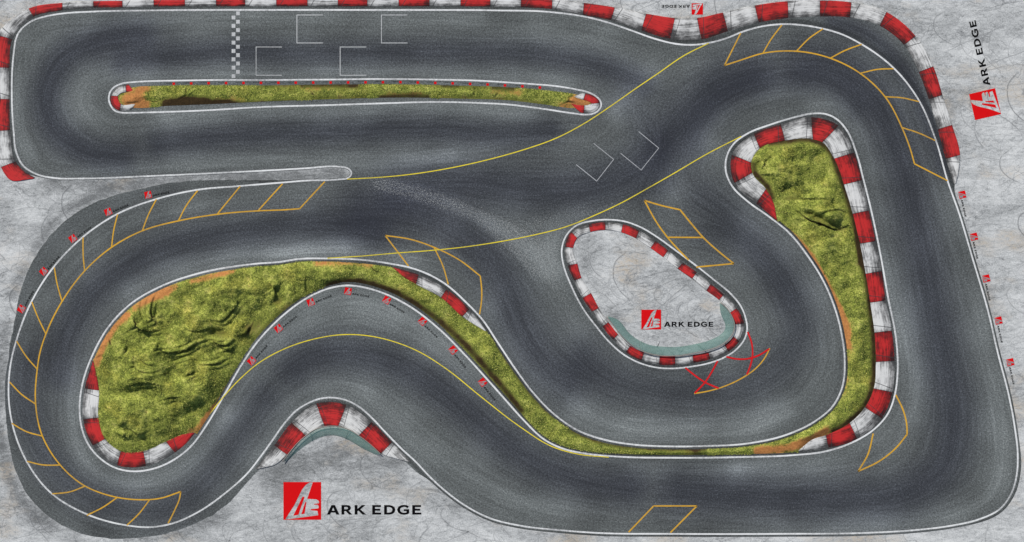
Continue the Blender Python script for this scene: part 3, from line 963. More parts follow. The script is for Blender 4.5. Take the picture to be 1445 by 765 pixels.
SOIL_SHADE = [([(455, 404), (490, 397), (520, 400), (560, 414), (610, 445), (660, 490), (700, 535), (740, 585)], 4.5, 1.0), ([(350, 490), (390, 446), (430, 416)], 3.5, 0.55),  # bare earth along the turf borders, with edge shade painted into its dark tone
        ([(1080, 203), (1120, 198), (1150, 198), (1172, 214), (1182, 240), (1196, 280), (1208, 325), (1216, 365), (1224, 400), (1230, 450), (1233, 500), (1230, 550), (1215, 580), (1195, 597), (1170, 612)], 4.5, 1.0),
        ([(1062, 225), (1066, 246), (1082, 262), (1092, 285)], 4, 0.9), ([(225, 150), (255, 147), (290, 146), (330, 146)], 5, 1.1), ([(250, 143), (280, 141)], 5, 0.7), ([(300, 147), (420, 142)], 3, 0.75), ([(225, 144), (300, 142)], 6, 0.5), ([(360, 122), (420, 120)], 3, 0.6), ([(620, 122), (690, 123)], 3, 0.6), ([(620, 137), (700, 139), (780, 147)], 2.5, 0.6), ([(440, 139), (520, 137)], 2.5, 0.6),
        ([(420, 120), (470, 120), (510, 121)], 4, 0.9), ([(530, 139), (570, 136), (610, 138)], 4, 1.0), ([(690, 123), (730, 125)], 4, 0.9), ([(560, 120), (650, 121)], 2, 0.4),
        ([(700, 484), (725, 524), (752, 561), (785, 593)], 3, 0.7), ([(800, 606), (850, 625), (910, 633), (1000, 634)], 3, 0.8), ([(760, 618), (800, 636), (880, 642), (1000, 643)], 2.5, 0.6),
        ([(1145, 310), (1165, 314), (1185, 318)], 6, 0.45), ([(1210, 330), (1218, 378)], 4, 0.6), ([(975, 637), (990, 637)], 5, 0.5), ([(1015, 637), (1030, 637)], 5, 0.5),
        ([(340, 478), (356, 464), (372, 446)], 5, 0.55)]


CREASE += [([(a + 4.5, b + 5.5) for a, b in pts], amp * 0.55) for pts, amp in CREASE[:18]] + [([(a - 5, b - 6) for a, b in pts], amp * 0.45) for pts, amp in CREASE[2:14:2]]
PITS = [(1150, 306, 15, 4.5, 0.35, -0.75), (1172, 318, 16, 4.0, 0.25, -0.6), (1178, 304, 9, 7, 0.0, 0.35), (1070, 232, 3, 7, 0.2, -0.4), (1118, 280, 12, 2.5, 0.0, -0.35),
        (222, 141, 8, 3, 0.1, -0.25), (350, 462, 9, 5, -0.6, -0.5), (392, 425, 9, 5, -0.5, -0.4), (310, 470, 16, 6, 0.1, -0.35), (172, 606, 10, 4, 0.2, -0.3), (602, 405, 9, 3, -0.2, -0.4)]


def crease_fields(x, y):
    h = np.zeros(len(x))
    cut = np.zeros(len(x))
    for pts, amp in CREASE:
        q = resample(catmull(pts, False), 0.8)
        lo, hi = q.min(0) - 34, q.max(0) + 34
        k = np.nonzero((x > lo[0]) & (x < hi[0]) & (y > lo[1]) & (y < hi[1]))[0]
        if not len(k):
            continue
        d, j = dist_to(x[k], y[k], q)
        t = tangents(q, False)
        n = np.stack([t[:, 1], -t[:, 0]], 1)
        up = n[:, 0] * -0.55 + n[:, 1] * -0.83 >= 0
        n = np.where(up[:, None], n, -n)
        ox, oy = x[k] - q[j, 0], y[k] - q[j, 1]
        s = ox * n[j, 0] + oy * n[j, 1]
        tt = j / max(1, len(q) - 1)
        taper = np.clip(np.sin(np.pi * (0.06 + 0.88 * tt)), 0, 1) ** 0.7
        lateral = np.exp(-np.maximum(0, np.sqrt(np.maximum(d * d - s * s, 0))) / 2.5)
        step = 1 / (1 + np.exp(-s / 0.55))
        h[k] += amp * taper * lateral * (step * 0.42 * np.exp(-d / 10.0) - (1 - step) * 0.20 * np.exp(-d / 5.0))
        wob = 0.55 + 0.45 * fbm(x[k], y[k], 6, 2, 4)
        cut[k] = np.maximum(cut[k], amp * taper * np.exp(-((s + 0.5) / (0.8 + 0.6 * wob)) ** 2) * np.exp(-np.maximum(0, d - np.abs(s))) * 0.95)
    for px, py, ra, rb, rot, dep in PITS:
        u = (x - px) * math.cos(rot) + (y - py) * math.sin(rot)
        v = -(x - px) * math.sin(rot) + (y - py) * math.cos(rot)
        g = np.exp(-0.5 * ((u / ra) ** 2 + (v / rb) ** 2) ** 1.5)
        h += dep * g
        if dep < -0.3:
            cut = np.maximum(cut, 0.55 * g)  # shade of the deeper hollows painted into the turf colour
    return h, cut


def splice(poly, path):
    """swap the stretch of poly nearest path for path itself"""
    path = resample(catmull(path, False), 1.0)
    a = int(np.argmin(np.hypot(*(poly - path[0]).T)))
    b = int(np.argmin(np.hypot(*(poly - path[-1]).T)))
    n = len(poly)
    if (b - a) % n > (a - b) % n:
        a, b, path = b, a, path[::-1]
    keep = [(b + 1 + k) % n for k in range((a - b - 1) % n)]
    return np.vstack([path, poly[keep]])


_r = [1, 2, 3, 4, 5, 6, 7, 8, 9]
GRASS_B = splice(GRASS_B, [(131.3, 507), (136, 527.3), (139.8, 550.9), (139, 589.4), (148.4, 619.2), (170.8, 636.6), (202.4, 636.6), (234.2, 623), (256.5, 613.5), (273, 610)])
GRASS_B = splice(GRASS_B, [(555, 378.5), (570, 391), (587, 401), (622.3, 420), (652.3, 446.7), (684, 467.5)])
GRASS_B = splice(GRASS_B, [(1126.5, 636), (1147, 620), (1165.4, 614), (1198.8, 597), (1220.5, 574.8), (1233, 548.2), (1235.8, 510.8), (1233.9, 469.4), (1227.9, 427), (1221.5, 386.4), (1213.4, 343.7),
                          (1203.2, 301.7), (1190.8, 260.4), (1177, 224), (1160.3, 201), (1147, 196.5), (1107.6, 198.4), (1072, 209.6), (1059.7, 229.5), (1061.4, 244), (1080.8, 266.8), (1090.7, 284), (1097, 312)])


def grass_surface(name, poly, cell, high, blades, label):
    edge = resample(poly, 2.0, True)
    store = {}

    def zf(x, y):
        d, _ = dist_to(x, y, edge)
        ch, cut = crease_fields(x, y)
        rise = 1 - np.exp(-d / 9.0)
        lump = fbm(x, y, 46, 4, 21) * 0.9 + 0.35 * fbm(x * 0.6 + y, y - x * 0.6, 24, 3, 40)
        rough = fbm(x, y, 5, 3, 77)
        wide = np.clip(d / 26.0, 0, 1)
        z = 0.017 + high * rise * 0.7 + rise * (high * 1.45 * lump * (0.35 + wide) + ch * (0.7 + 0.8 * wide) + 0.07 * rough)
        store['cut'] = cut  # crease cuts and the painted shade of the deeper hollows
        return np.maximum(z, 0.017)

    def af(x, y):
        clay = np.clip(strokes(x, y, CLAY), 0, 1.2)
        soil_shade = np.clip(strokes(x, y, SOIL_SHADE), 0, 1.2)
        return {'clay': clay, 'soil_shade': np.maximum(soil_shade, store['cut'] * 0.95)}
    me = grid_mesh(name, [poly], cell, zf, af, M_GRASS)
    n = len(me.vertices)
    co = np.empty(n * 3, np.float32)
    me.vertices.foreach_get('co', co)
    co = co.reshape(-1, 3)
    cl = np.empty(n, np.float32)
    so = np.empty(n, np.float32)
    me.attributes['clay'].data.foreach_get('value', cl)
    me.attributes['soil_shade'].data.foreach_get('value', so)
    ok = np.nonzero((cl < 0.35) & (so < 0.35))[0]
    pick = RNG.choice(ok, min(blades, len(ok) * 3), replace=True)
    base = co[pick] + np.column_stack([RNG.uniform(-.08, .08, (len(pick), 2)), np.full(len(pick), -0.02)])
    az = RNG.uniform(0, 2 * math.pi, len(pick))
    ln = RNG.uniform(0.08, 0.20, len(pick))
    wd = RNG.uniform(0.02, 0.042, len(pick))
    up = RNG.uniform(0.05, 0.17, len(pick))
    dr = np.column_stack([np.cos(az), np.sin(az)])
    sd = np.column_stack([-np.sin(az), np.cos(az)])
    v = np.empty((len(pick), 3, 3), np.float32)
    v[:, 0, :2] = base[:, :2] + sd * wd[:, None]
    v[:, 1, :2] = base[:, :2] - sd * wd[:, None]
    v[:, 2, :2] = base[:, :2] + dr * ln[:, None]
    v[:, 0, 2] = v[:, 1, 2] = base[:, 2]
    v[:, 2, 2] = base[:, 2] + up
    nb = len(pick)
    fb = (np.arange(nb * 3).reshape(-1, 3))
    bme = pymesh(name + '_blades', v.reshape(-1, 3).tolist(), fb.tolist())
    bm = bmesh.new()
    bm.from_mesh(me)
    nf = len(bm.faces)
    bm.from_mesh(bme)
    bm.faces.ensure_lookup_table()
    for f in bm.faces[nf:]:
        f.material_index = 1
    bm.to_mesh(me)
    bm.free()
    bpy.data.meshes.remove(bme)
    return tag(link('grass', me, [M_GRASS, M_BLADE]), label, kind='stuff')


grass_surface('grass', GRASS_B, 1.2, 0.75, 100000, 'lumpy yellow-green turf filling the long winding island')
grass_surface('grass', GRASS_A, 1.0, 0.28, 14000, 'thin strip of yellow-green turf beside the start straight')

# ------------------------------------------------------------------ kerbs


def kerb(label, rows, colours, closed=False, height=0.11):
    """rows: (track-side x, y, far-side x, y); colours: one letter per interval"""
    A = np.array([(r[0], r[1]) for r in rows], float)
    B = np.array([(r[2], r[3]) for r in rows], float)
    N = 8
    ca, cb = catmull(A, closed, N), catmull(B, closed, N)
    if closed:
        ca, cb = np.vstack([ca, ca[:1]]), np.vstack([cb, cb[:1]])
    run = np.concatenate([[0], np.cumsum(np.linalg.norm(np.diff((ca + cb) / 2, axis=0), axis=1))]) * S
    mid = (ca + cb) / 2
    loc = P(*mid.mean(0))
    root = empty('kerb', loc)
    tag(root, label, 'kerb')
    # merge consecutive intervals of one colour
    segs = []
    for i, c in enumerate(colours):
        if segs and segs[-1][2] == c and c.islower() is False and False:
            pass
        if segs and colours[i - 1] == c:
            segs[-1][1] = i + 1
        else:
            segs.append([i, i + 1, c])
    prof = [(0.0, 0.018), (0.12, 0.045), (0.35, 0.08), (0.7, height), (0.93, height), (1.0, height - 0.02)]
    for (s0, s1, c) in segs:
        k0, k1 = s0 * N, s1 * N
        pa, pb, u = ca[k0:k1 + 1].copy(), cb[k0:k1 + 1].copy(), run[k0:k1 + 1]
        L = u[-1] - u[0]
        g = min(0.2, 0.025 / max(L, 0.1))
        t0 = np.linspace(0, 1, len(pa))
        t1 = g + (1 - 2 * g) * t0
        pa = np.stack([np.interp(t1, t0, pa[:, 0]), np.interp(t1, t0, pa[:, 1])], 1)
        pb = np.stack([np.interp(t1, t0, pb[:, 0]), np.interp(t1, t0, pb[:, 1])], 1)
        m = len(pa)
        wl = np.linalg.norm(pb - pa, axis=1) * S
        V, UR, UB = [], [], []
        for i in range(m):
            w = pb[i] - pa[i]
            thin = min(1.0, wl[i] / 0.9)
            for (v, z) in prof:
                q = pa[i] + w * v
                wv = 0.5 * (vnoise(np.array(q[0] * .3), np.array(q[1] * .3), 2) - .5)
                V.append(P(q[0], q[1], 0.016 + (z - 0.016 + 0.016 * wv) * (0.35 + 0.65 * thin)))
                UR.append((u[0] + L * t1[i], v * max(wl[i], 0.1)))
                UB.append((t1[i], v))
        K = len(prof)
        F = []
        for i in range(m - 1):
            for k in range(K - 1):
                F.append((i * K + k, i * K + k + 1, (i + 1) * K + k + 1, (i + 1) * K + k))
        # skirts down into the ground
        ring = [i * K for i in range(m)] + [(m - 1) * K + k for k in range(1, K)] + [i * K + K - 1 for i in range(m - 2, -1, -1)] + [k for k in range(K - 2, 0, -1)]
        nb = len(V)
        for r in ring:
            V.append((V[r][0], V[r][1], -0.03))
            UR.append(UR[r])
            UB.append(UB[r])
        for i in range(len(ring)):
            j = (i + 1) % len(ring)
            F.append((ring[i], ring[j], nb + j, nb + i))
        me = pymesh('kerb_block', [(a - loc[0], b - loc[1], z) for a, b, z in V], F)
        bm = bmesh.new()
        bm.from_mesh(me)
        bmesh.ops.recalc_face_normals(bm, faces=bm.faces)
        top = [f for f in bm.faces if abs(f.normal.z) > 0.5]
        if top and sum(f.normal.z for f in top) < 0:
            bmesh.ops.reverse_faces(bm, faces=bm.faces)
        bm.to_mesh(me)
        bm.free()
        for nm, src in (('run', UR), ('block', UB)):
            lay = me.uv_layers.new(name=nm)
            for lp in me.loops:
                lay.data[lp.index].uv = src[lp.vertex_index]
        for p_ in me.polygons:
            p_.use_smooth = False
        o = link('kerb_block', me, M_KR if c == 'R' else M_KW, root)
        tag(o, 'red block' if c == 'R' else 'dirty white block')
    return root


kerb('long red and white kerb round the outside of the start straight and far bend', [
    (50, 251, 46, 252.5), (33, 241, 14, 253.5), (22, 228, 1.5, 236), (14.5, 184, -7, 185), (13.5, 140, -7, 140), (13.5, 96, -7, 95), (17.5, 55.5, -4, 49.5),
    (28, 38, 14, 29), (46.8, 24, 40.5, 12.1), (88.3, 14.6, 88.3, 4.1), (132, 11, 131.7, 1.8), (173, 10.4, 173, 1.2), (217, 9.4, 217, 0), (261, 9.2, 261, -0.3),
    (305, 9, 305, -0.6), (346, 9, 346, -0.8), (390, 9, 390, -1), (434, 9, 434, -1), (477, 9, 477, -1), (518.5, 9, 518.5, -1), (562.6, 9, 562.6, -1.2),
    (606, 9, 606, -1.3), (650, 9, 650, -1.5), (692, 9.4, 692, -1.5), (735, 10.4, 735.3, -1), (779, 12.7, 779.4, 0), (822.5, 21.3, 824, 4.2), (862.4, 28.6, 867.7, 10.6),
    (904.8, 43, 911.8, 19.4), (946, 54.7, 952.4, 25.4), (989.5, 55.8, 983.5, 25.4), (1027.6, 44, 1020, 17.7), (1070.5, 31.8, 1065, 7.8),
    (1112.8, 25.4, 1111.4, 1.8), (1157, 23.3, 1157, 0.7), (1199.3, 24.7, 1201.4, 3.5), (1241.3, 36.4, 1250.8, 17), (1275.5, 63.5, 1292, 51.2),
    (1296.4, 101.7, 1316.8, 93.9), (1310.5, 140.2, 1329.6, 134.2), (1323.2, 182.5, 1343.3, 176.5), (1334.5, 224.2, 1354.3, 218.9), (1341, 244, 1353, 240), (1346, 260, 1349, 259)],
    'RR' + 'WRWR' + 'WW' + 'RWRWRWRWRWRWRWRWRWRWRWRWRWRWRWRWR' + 'WW')
kerb('small red and white kerb at the grass strip end nearest the chequered line', [
    (181.5, 119, 189.5, 129), (177.2, 119.3, 178.2, 130), (165, 123.5, 170, 132), (155.7, 135.4, 166.6, 135.8), (157.5, 148, 167.5, 142), (169.5, 156.6, 170.5, 146.5), (185, 155.5, 191.5, 146.3)], 'RWWRRW')
kerb('small red and white kerb at the grass strip end touching the yellow line', [
    (820, 131, 807, 138), (826, 131.6, 823.3, 141), (839.6, 136.5, 831, 143.5), (846.8, 145.3, 834.5, 146.6), (843.5, 154.5, 831, 148), (835, 159.3, 828, 148.6), (824.3, 159.8, 824.6, 148.7), (818.6, 158.7, 805, 146)], 'WRRWWWR')
kerb('red and white kerb curling round the bottom of the wide lumpy grass mound', [
    (130.5, 509.5, 131.3, 509), (124.8, 527.3, 136, 527.3), (119.4, 548.4, 139.8, 550.9), (117.4, 591.4, 139, 589.4), (131, 629, 148.4, 619.2), (165, 656.5, 170.8, 636.6), (206.3, 657.7, 202.4, 636.6),
    (246.6, 639, 234.2, 623), (264, 624.5, 256.5, 613.5), (275.2, 611, 274.5, 610.4)], 'RRWRWRWRR')
kerb('short four-block red and white kerb where the lumpy grass mound narrows to a ribbon', [
    (555.5, 377, 555, 378), (572, 381.5, 570, 391), (591, 387.4, 587, 401), (630, 408.3, 622.3, 420), (662.3, 436.3, 652.3, 446.7), (687.3, 468, 684, 467)], 'RRWRW')
kerb('broad red and white kerb edging the top and far side of the tall grass island', [
    (1127, 637, 1126.5, 636), (1147, 635, 1147, 620), (1168.7, 631.8, 1165.4, 614), (1210, 619.5, 1198.8, 597), (1244, 590.6, 1220.5, 574.8), (1259.5, 553.6, 1233, 548.2), (1262.4, 509.4, 1235.8, 510.8),
    (1258.6, 466.5, 1233.9, 469.4), (1249.8, 424.2, 1227.9, 427), (1244.5, 382.5, 1221.5, 386.4), (1235.6, 340.5, 1213.4, 343.7), (1226, 297, 1203.2, 301.7), (1216.4, 254.3, 1190.8, 260.4), (1205, 215.3, 1177, 224),
    (1183.4, 177.3, 1160.3, 201), (1144.2, 165.4, 1147, 196.5), (1102, 175.6, 1107.6, 198.4), (1063.4, 189, 1072, 209.6), (1032.9, 218.3, 1059.7, 229.5), (1036, 258.6, 1061.4, 244), (1067, 287, 1080.8, 266.8),
    (1084, 301, 1090.7, 284), (1097, 313, 1096.2, 310)], 'WW' + 'RWRWRWRWRWRWRWRWRWR' + 'R' if False else 'WWRWRWRWRWRWRWRWRWRWRR')
kerb('narrow red and white kerb closing right round the teardrop concrete island', [
    (797, 348.3, 808.7, 350), (806, 327, 814.7, 336), (830.6, 316.5, 833, 327.4), (854.3, 313.7, 854.3, 324.6), (879, 316.5, 876.5, 327.8), (902, 325.3, 897.7, 336.6), (925, 340, 917.8, 350), (943, 353.6, 935.8, 363),
    (963.7, 370.5, 956, 379), (983.5, 384.3, 976.4, 393.5), (1003, 400.5, 996.6, 410), (1021.6, 415.5, 1014.5, 423.4), (1039.7, 434.8, 1029.5, 441.6), (1050, 456.6, 1037.2, 457.8), (1043.5, 481.3, 1034.6, 474.8),
    (1027.5, 496.4, 1022, 486.7), (1002.7, 506.8, 999.8, 496.4), (978.5, 512.2, 977.2, 501), (953, 515.3, 952.7, 502.8), (930, 514.7, 931, 502.5), (905, 509, 909, 497.4), (883.3, 497.2, 889.3, 488),
    (865, 479.4, 872.3, 472), (849.9, 460.7, 858.7, 454.7), (835.2, 440, 845, 434.8), (821.8, 420.6, 834, 413.6), (810, 396, 820.7, 392.4), (801.3, 374.7, 814.7, 372)],
    'RW' * 14, True, 0.09)
kerb('arched red and white kerb over the hump bend above the largest painted logo', [
    (360.4, 661.6, 362, 662.6), (374.2, 644.3, 389.8, 654.7), (386.7, 628.7, 405.4, 641.7), (411.8, 596.2, 431.7, 614.4), (446, 569.9, 458, 601), (489, 571.3, 477.7, 600.7), (524.4, 595.3, 506.6, 614.4), (553.3, 624, 537.7, 640), (580, 652, 569.7, 650.3)], 'WWRWRWRW')


# ------------------------------------------------------------------ teal barriers
def barrier(label, rail, foot, seams):
    n = 96
    r = resample(catmull(rail, False), 1.0)
    f = resample(catmull(foot, False), 1.0)

    def even(p):
        d = np.concatenate([[0], np.cumsum(np.linalg.norm(np.diff(p, axis=0), axis=1))])
        t = np.linspace(0, d[-1], n)
        return np.stack([np.interp(t, d, p[:, 0]), np.interp(t, d, p[:, 1])], 1)
    r, f = gsmooth(even(r), 1.5, False), gsmooth(even(f), 1.5, False)
    loc = P(*r.mean(0))
    root = empty('safety_barrier', loc)
    tag(root, label, 'barrier')
    # leaning screens
    cuts = [0.0] + list(seams) + [1.0]
    prof = [(0.0, 0.36), (0.25, 0.33), (0.55, 0.24), (0.8, 0.13), (1.0, 0.04)]
    for a, b in zip(cuts[:-1], cuts[1:]):
        i0, i1 = int(round(a * (n - 1))), int(round(b * (n - 1)))
        V, F = [], []
        K = len(prof)
        ids = np.linspace(i0 + (0.12 if a > 0 else 0), i1 - (0.12 if b < 1 else 0), i1 - i0 + 1)
        for q in ids:
            ra = np.array([np.interp(q, np.arange(n), r[:, k]) for k in (0, 1)])
            fa = np.array([np.interp(q, np.arange(n), f[:, k]) for k in (0, 1)])
            for v, z in prof:
                c = ra + (fa - ra) * v
                x, y, zz = P(c[0], c[1], z)
                V.append((x - loc[0], y - loc[1], zz))
        for i in range(len(ids) - 1):
            for k in range(K - 1):
                F.append((i * K + k, i * K + k + 1, (i + 1) * K + k + 1, (i + 1) * K + k))
        me = pymesh('screen', V, F)
        flip_up(me)
        for p_ in me.polygons:
            p_.use_smooth = True
        o = link('screen', me, M_TEAL, root)
        md = o.modifiers.new('solid', 'SOLIDIFY')
        md.thickness = 0.03
    # top rail, a bent tube
    def tube(name, path, rad, mat, sides=8):
        V, F = [], []
        t = np.gradient(path, axis=0)
        t /= np.linalg.norm(t, axis=1, keepdims=True)
        for i in range(len(path)):
            nrm = np.cross(t[i], (0, 0, 1))
            if np.linalg.norm(nrm) < 1e-3:
                nrm = np.array([1.0, 0, 0])
            nrm /= np.linalg.norm(nrm)
            bn = np.cross(t[i], nrm)
            for k in range(sides):
                a = 2 * math.pi * k / sides
                V.append(path[i] + rad * (math.cos(a) * nrm + math.sin(a) * bn))
        for i in range(len(path) - 1):
            for k in range(sides):
                F.append((i * sides + k, i * sides + (k + 1) % sides, (i + 1) * sides + (k + 1) % sides, (i + 1) * sides + k))
        F.append(tuple(range(sides))[::-1])
        F.append(tuple((len(path) - 1) * sides + k for k in range(sides)))
        me = pymesh(name, V, F)
        for p_ in me.polygons:
            p_.use_smooth = True
        return link(name, me, mat, root)
    path = np.array([np.array(P(q[0], q[1], 0.37)) - np.array(loc) for q in r])
    tube('rail', path, 0.055, M_RAIL)
    for s in [0.02] + [x for a, b in zip(cuts[:-1], cuts[1:]) for x in ((a + b) / 2, b)][:-1] + [0.98]:
        q = r[int(round(s * (n - 1)))]
        base = np.array(P(q[0], q[1], 0)) - np.array(loc)
        tube('post', np.array([base + (0, 0, z) for z in (0.0, 0.18, 0.36)]), 0.04, M_RAIL)
    # seam ribs where two screens meet
    for s in seams:
        i = int(round(s * (n - 1)))
        pts = []
        for v, z in prof:
            c = r[i] + (f[i] - r[i]) * v
            pts.append(np.array(P(c[0], c[1], z + 0.025)) - np.array(loc))
        tube('clamp', np.array(pts), 0.03, M_SEAM)
    return root


M_SEAM = mat_flat('barrier_clamp', (0.20, 0.33, 0.29), 0.35)
barrier('low teal translucent barrier tucked under the arched kerb of the hump bend',
        [(399.3, 650.7), (407, 640.8), (419.2, 626), (432.2, 614.4), (446.9, 604.8), (460.7, 601.6), (478, 601.6), (493.6, 606.4), (506.6, 614.6), (523, 627), (537.7, 640.8)],
        [(404, 651), (422.7, 634.8), (443.4, 621), (460.7, 614.9), (474.6, 614.9), (491.9, 621), (509.2, 631.3), (530, 641.6)], [0.33, 0.66])
barrier('long teal translucent barrier sweeping round the lower end of the teardrop concrete island',
        [(856.1, 446.7), (865.5, 459.5), (879, 476.5), (894.4, 489.2), (914.8, 498.6), (935.2, 502), (955.6, 502), (976, 498.8), (996.4, 494.5), (1013.4, 489), (1027, 479.9), (1035, 468), (1036.5, 456), (1032, 445), (1023.6, 433), (1016.3, 427.2)],
        [(858.7, 446.7), (870.6, 450), (877.4, 456), (885.9, 468), (899.5, 479), (916.5, 486.7), (936.9, 489.2), (959, 489.2), (979.4, 485.8), (999.8, 480.7), (1016.8, 472.2), (1023.6, 464.6), (1023.6, 457.8), (1018.5, 447.6), (1016, 437.4), (1015.6, 427.4)], [0.26, 0.62, 0.85])

# ------------------------------------------------------------------ painted lines
ZW, ZO, ZY, ZR = 0.016, 0.020, 0.024, 0.028
tag(ribbon('edge_line', OUTER, 2.25, ZW, M_WHITE, True, raw=True), 'long white edge line tracing the whole outer limit of the circuit', 'road marking')
tag(ribbon('edge_line', STRIP, 2.2, ZW, M_WHITE, True, raw=True), 'white edge line looped round the thin straight grass strip', 'road marking')
tag(ribbon('edge_line', ISLE, 2.35, ZW, M_WHITE, True, raw=True), 'white edge line looped round the winding grass island', 'road marking')
tag(ribbon('edge_line', PLAZA, 2.1, ZW, M_WHITE, True, raw=True), 'white edge line looped round the teardrop concrete island', 'road marking')
tag(ribbon('yellow_line', [(490, 252.8), (530, 250.7), (571.8, 247), (642.4, 235.8), (698, 223), (735.3, 212.5), (788.3, 193.5), (823.6, 174.8), (858.9, 151.8), (894.2, 127), (929.5, 103), (964.8, 78.7), (1000, 61)], 1.4, ZY, M_YEL),
    'thin yellow line sweeping from the concrete spit past the end of the grass strip', 'road marking')
tag(ribbon('yellow_line', [(462, 364.5), (511.8, 361.3), (561, 357), (607, 353.6), (660, 348), (707, 340.8), (753, 331.8), (798.9, 320), (841.2, 303), (876.5, 286.5), (911.8, 267), (947, 247), (1000, 216), (1046, 192.6)], 1.4, ZY, M_YEL),
    'thin yellow line crossing the junction just above the teardrop concrete island', 'road marking')
tag(ribbon('yellow_line', [(283, 602), (296, 584), (310.7, 565.6), (335.4, 538), (367, 511), (395, 495.2), (422.4, 484.3), (449.8, 477), (477.3, 472.7), (504.7, 472.4), (532, 476), (560, 483.5), (589.5, 495.5), (628.3, 519.5), (677.7, 559), (730.7, 600), (781, 631), (816.5, 641), (859, 645.2)], 1.4, ZY, M_YEL),
    'thin yellow line arching over the hump bend below the row of small logos', 'road marking')


def zone(label, border, hatches, wd=1.95):
    root = empty('hatched_zone', P(*np.array(border[0][0]), ZO))
    tag(root, label, 'road marking', 'orange hatched zones')
    for b, sm in border_runs(border):
        ribbon('border_line', b, wd, ZO, M_ORA, parent=root, sm=sm)
    for h in hatches:
        ribbon('hatch_line', h, wd * 0.95, ZO + 0.0015, M_ORA, parent=root, sm=0)
    return root


def border_runs(border):
    for b in border:
        yield b, (3 if len(b) > 3 else 0)


zone('long orange hatched zone of many bays round the outside of the hairpin', [
    [(422.8, 294.6), (400, 296.2), (365, 297.5), (307, 302.4), (254.2, 311.2), (201.2, 325.6), (158.9, 348), (120, 381.8), (88.3, 424.2), (65.3, 470), (56.5, 497), (52.3, 523.2), (50, 565.6), (58.3, 611.5), (83, 653.9), (116.5, 683.9), (158.9, 700.5), (194.2, 705.2), (226, 703.3), (255, 693.8)],
    [(255, 693.8), (253.5, 703.3), (247, 719), (237.3, 738.6)], [(422.8, 294.6), (440, 276), (458.3, 256.3)]],
    [[(398.8, 259.3), (364.5, 297)], [(339, 262.8), (307, 301.7)], [(279, 268.8), (263, 290), (252, 311.2)], [(220.7, 281.2), (209, 304), (201, 325.3)], [(166, 302.4), (160.5, 325), (157.5, 348.3)],
     [(117.2, 334.9), (117.4, 360.6), (119.5, 382.5)], [(76.6, 377.6), (80.5, 400), (87.2, 424.2)], [(44.8, 426), (54, 449), (64.6, 470.8)], [(23.3, 481.4), (37, 503), (53, 521.5)], [(13.4, 539), (31, 557), (50, 570)],
     [(16.6, 597.4), (37, 609), (60, 615.5)], [(38, 651), (60, 656), (85, 656.3)], [(73.4, 697), (98.9, 694), (120, 686)], [(122.5, 727.3), (145, 716), (165, 702.4)], [(179, 741.4), (196, 725), (211, 705.5)]])
zone('orange hatched zone of seven bays round the far bend under the outer kerb', [
    [(1022.3, 92.5), (1045, 85), (1076.8, 75.2), (1115.6, 72), (1143.9, 74.8), (1172, 82.3), (1214.5, 104), (1249.8, 137.7), (1272.7, 180), (1285, 211.8), (1290.4, 231.2)],
    [(1045.3, 46.6), (1022.3, 92.5)], [(1290.4, 231.2), (1337, 255)]],
    [[(1103.3, 35.3), (1087.4, 56.5), (1076.8, 74.8)], [(1161.5, 40.6), (1142, 54), (1124.4, 71.7)], [(1216, 62.5), (1191.5, 71.7), (1172, 82)], [(1261, 97), (1238, 98), (1214.5, 103.4)], [(1297, 143.5), (1272, 138), (1249, 136.6)], [(1319.7, 198.4), (1297, 188), (1272.7, 180)]])
zone('orange zone crossed by a yellow line above the short four-block kerb', [
    [(543.6, 332.4), (578.9, 337.7), (612.4, 349), (649.5, 367.7), (677.7, 389.6)], [(677.7, 389.6), (679.8, 410), (679.5, 425), (676.7, 443.6)], [(543.6, 332.4), (576.4, 375.5)]],
    [[(612.4, 349), (624.8, 374.8), (632.6, 401.2)]])
zone('orange two-bay zone against the upper side of the teardrop concrete island', [
    [(909.4, 283), (926, 313), (941.8, 334.9), (957, 352), (971.8, 367)], [(909.4, 283), (933, 290), (959.5, 296)], [(959.5, 296), (975, 315), (992.3, 335.2), (1013, 354), (1035.4, 372)], [(1035.4, 372), (982.4, 377)]],
    [[(941.8, 334.9), (992.3, 335.2)]], 2.2)
zone('orange shark-fin outline beside the kerb at the foot of the tall grass island', [
    [(1264, 557.2), (1274, 577.6), (1279.5, 598.8), (1280, 613)], [(1280, 613), (1264.7, 631.8), (1241.2, 650.6), (1211, 665.2)], [(1211, 665.2), (1224.7, 641.2), (1232.2, 611.8)]], [], 2.2)
zone('orange open parallelogram standing on the outer edge line of the bottom straight', [
    [(887, 751), (922.4, 714)], [(922.4, 714), (983.5, 714)], [(983.5, 714), (946, 751.7)]], [], 2.0)

root = empty('crossed_out_zone', P(1020, 525, ZO))
tag(root, 'orange arc with two red crosses below the teardrop concrete island', 'road marking')
ribbon('arc_line', [(979.6, 555.4), (999.2, 552), (1022.8, 545), (1046.3, 534), (1066.7, 519.8), (1079.3, 505), (1086.3, 491.6)], 1.8, ZO, M_ORA, parent=root)
for a, b in (([(967, 519), (980, 529.5), (994.5, 539.4), (1014, 548)], [(1012.6, 509.3), (1006, 522), (996, 538), (980.4, 554.8)]),
             ([(1055, 468.5), (1060.4, 483), (1062, 500.2), (1058.5, 517), (1054, 528.5)], [(1025, 503.4), (1038.5, 506.5), (1054, 506.5), (1070, 501.8), (1085.5, 492.4)])):
    v, f = [], []
    for k, pts in enumerate((a, b)):
        p = resample(curve(pts, False, 1.0, 2), 1.5)
        vv, ff = ribbon_geo(p, 2.4, ZR + 0.0015 * k, False, base=len(v), vary=0.1)
        v += vv
        f += ff
    me = pymesh('red_cross', [(q[0] - root.location[0], q[1] - root.location[1], q[2] - root.location[2]) for q in v], f)
    flip_up(me)
    link('red_cross', me, M_RED, root)

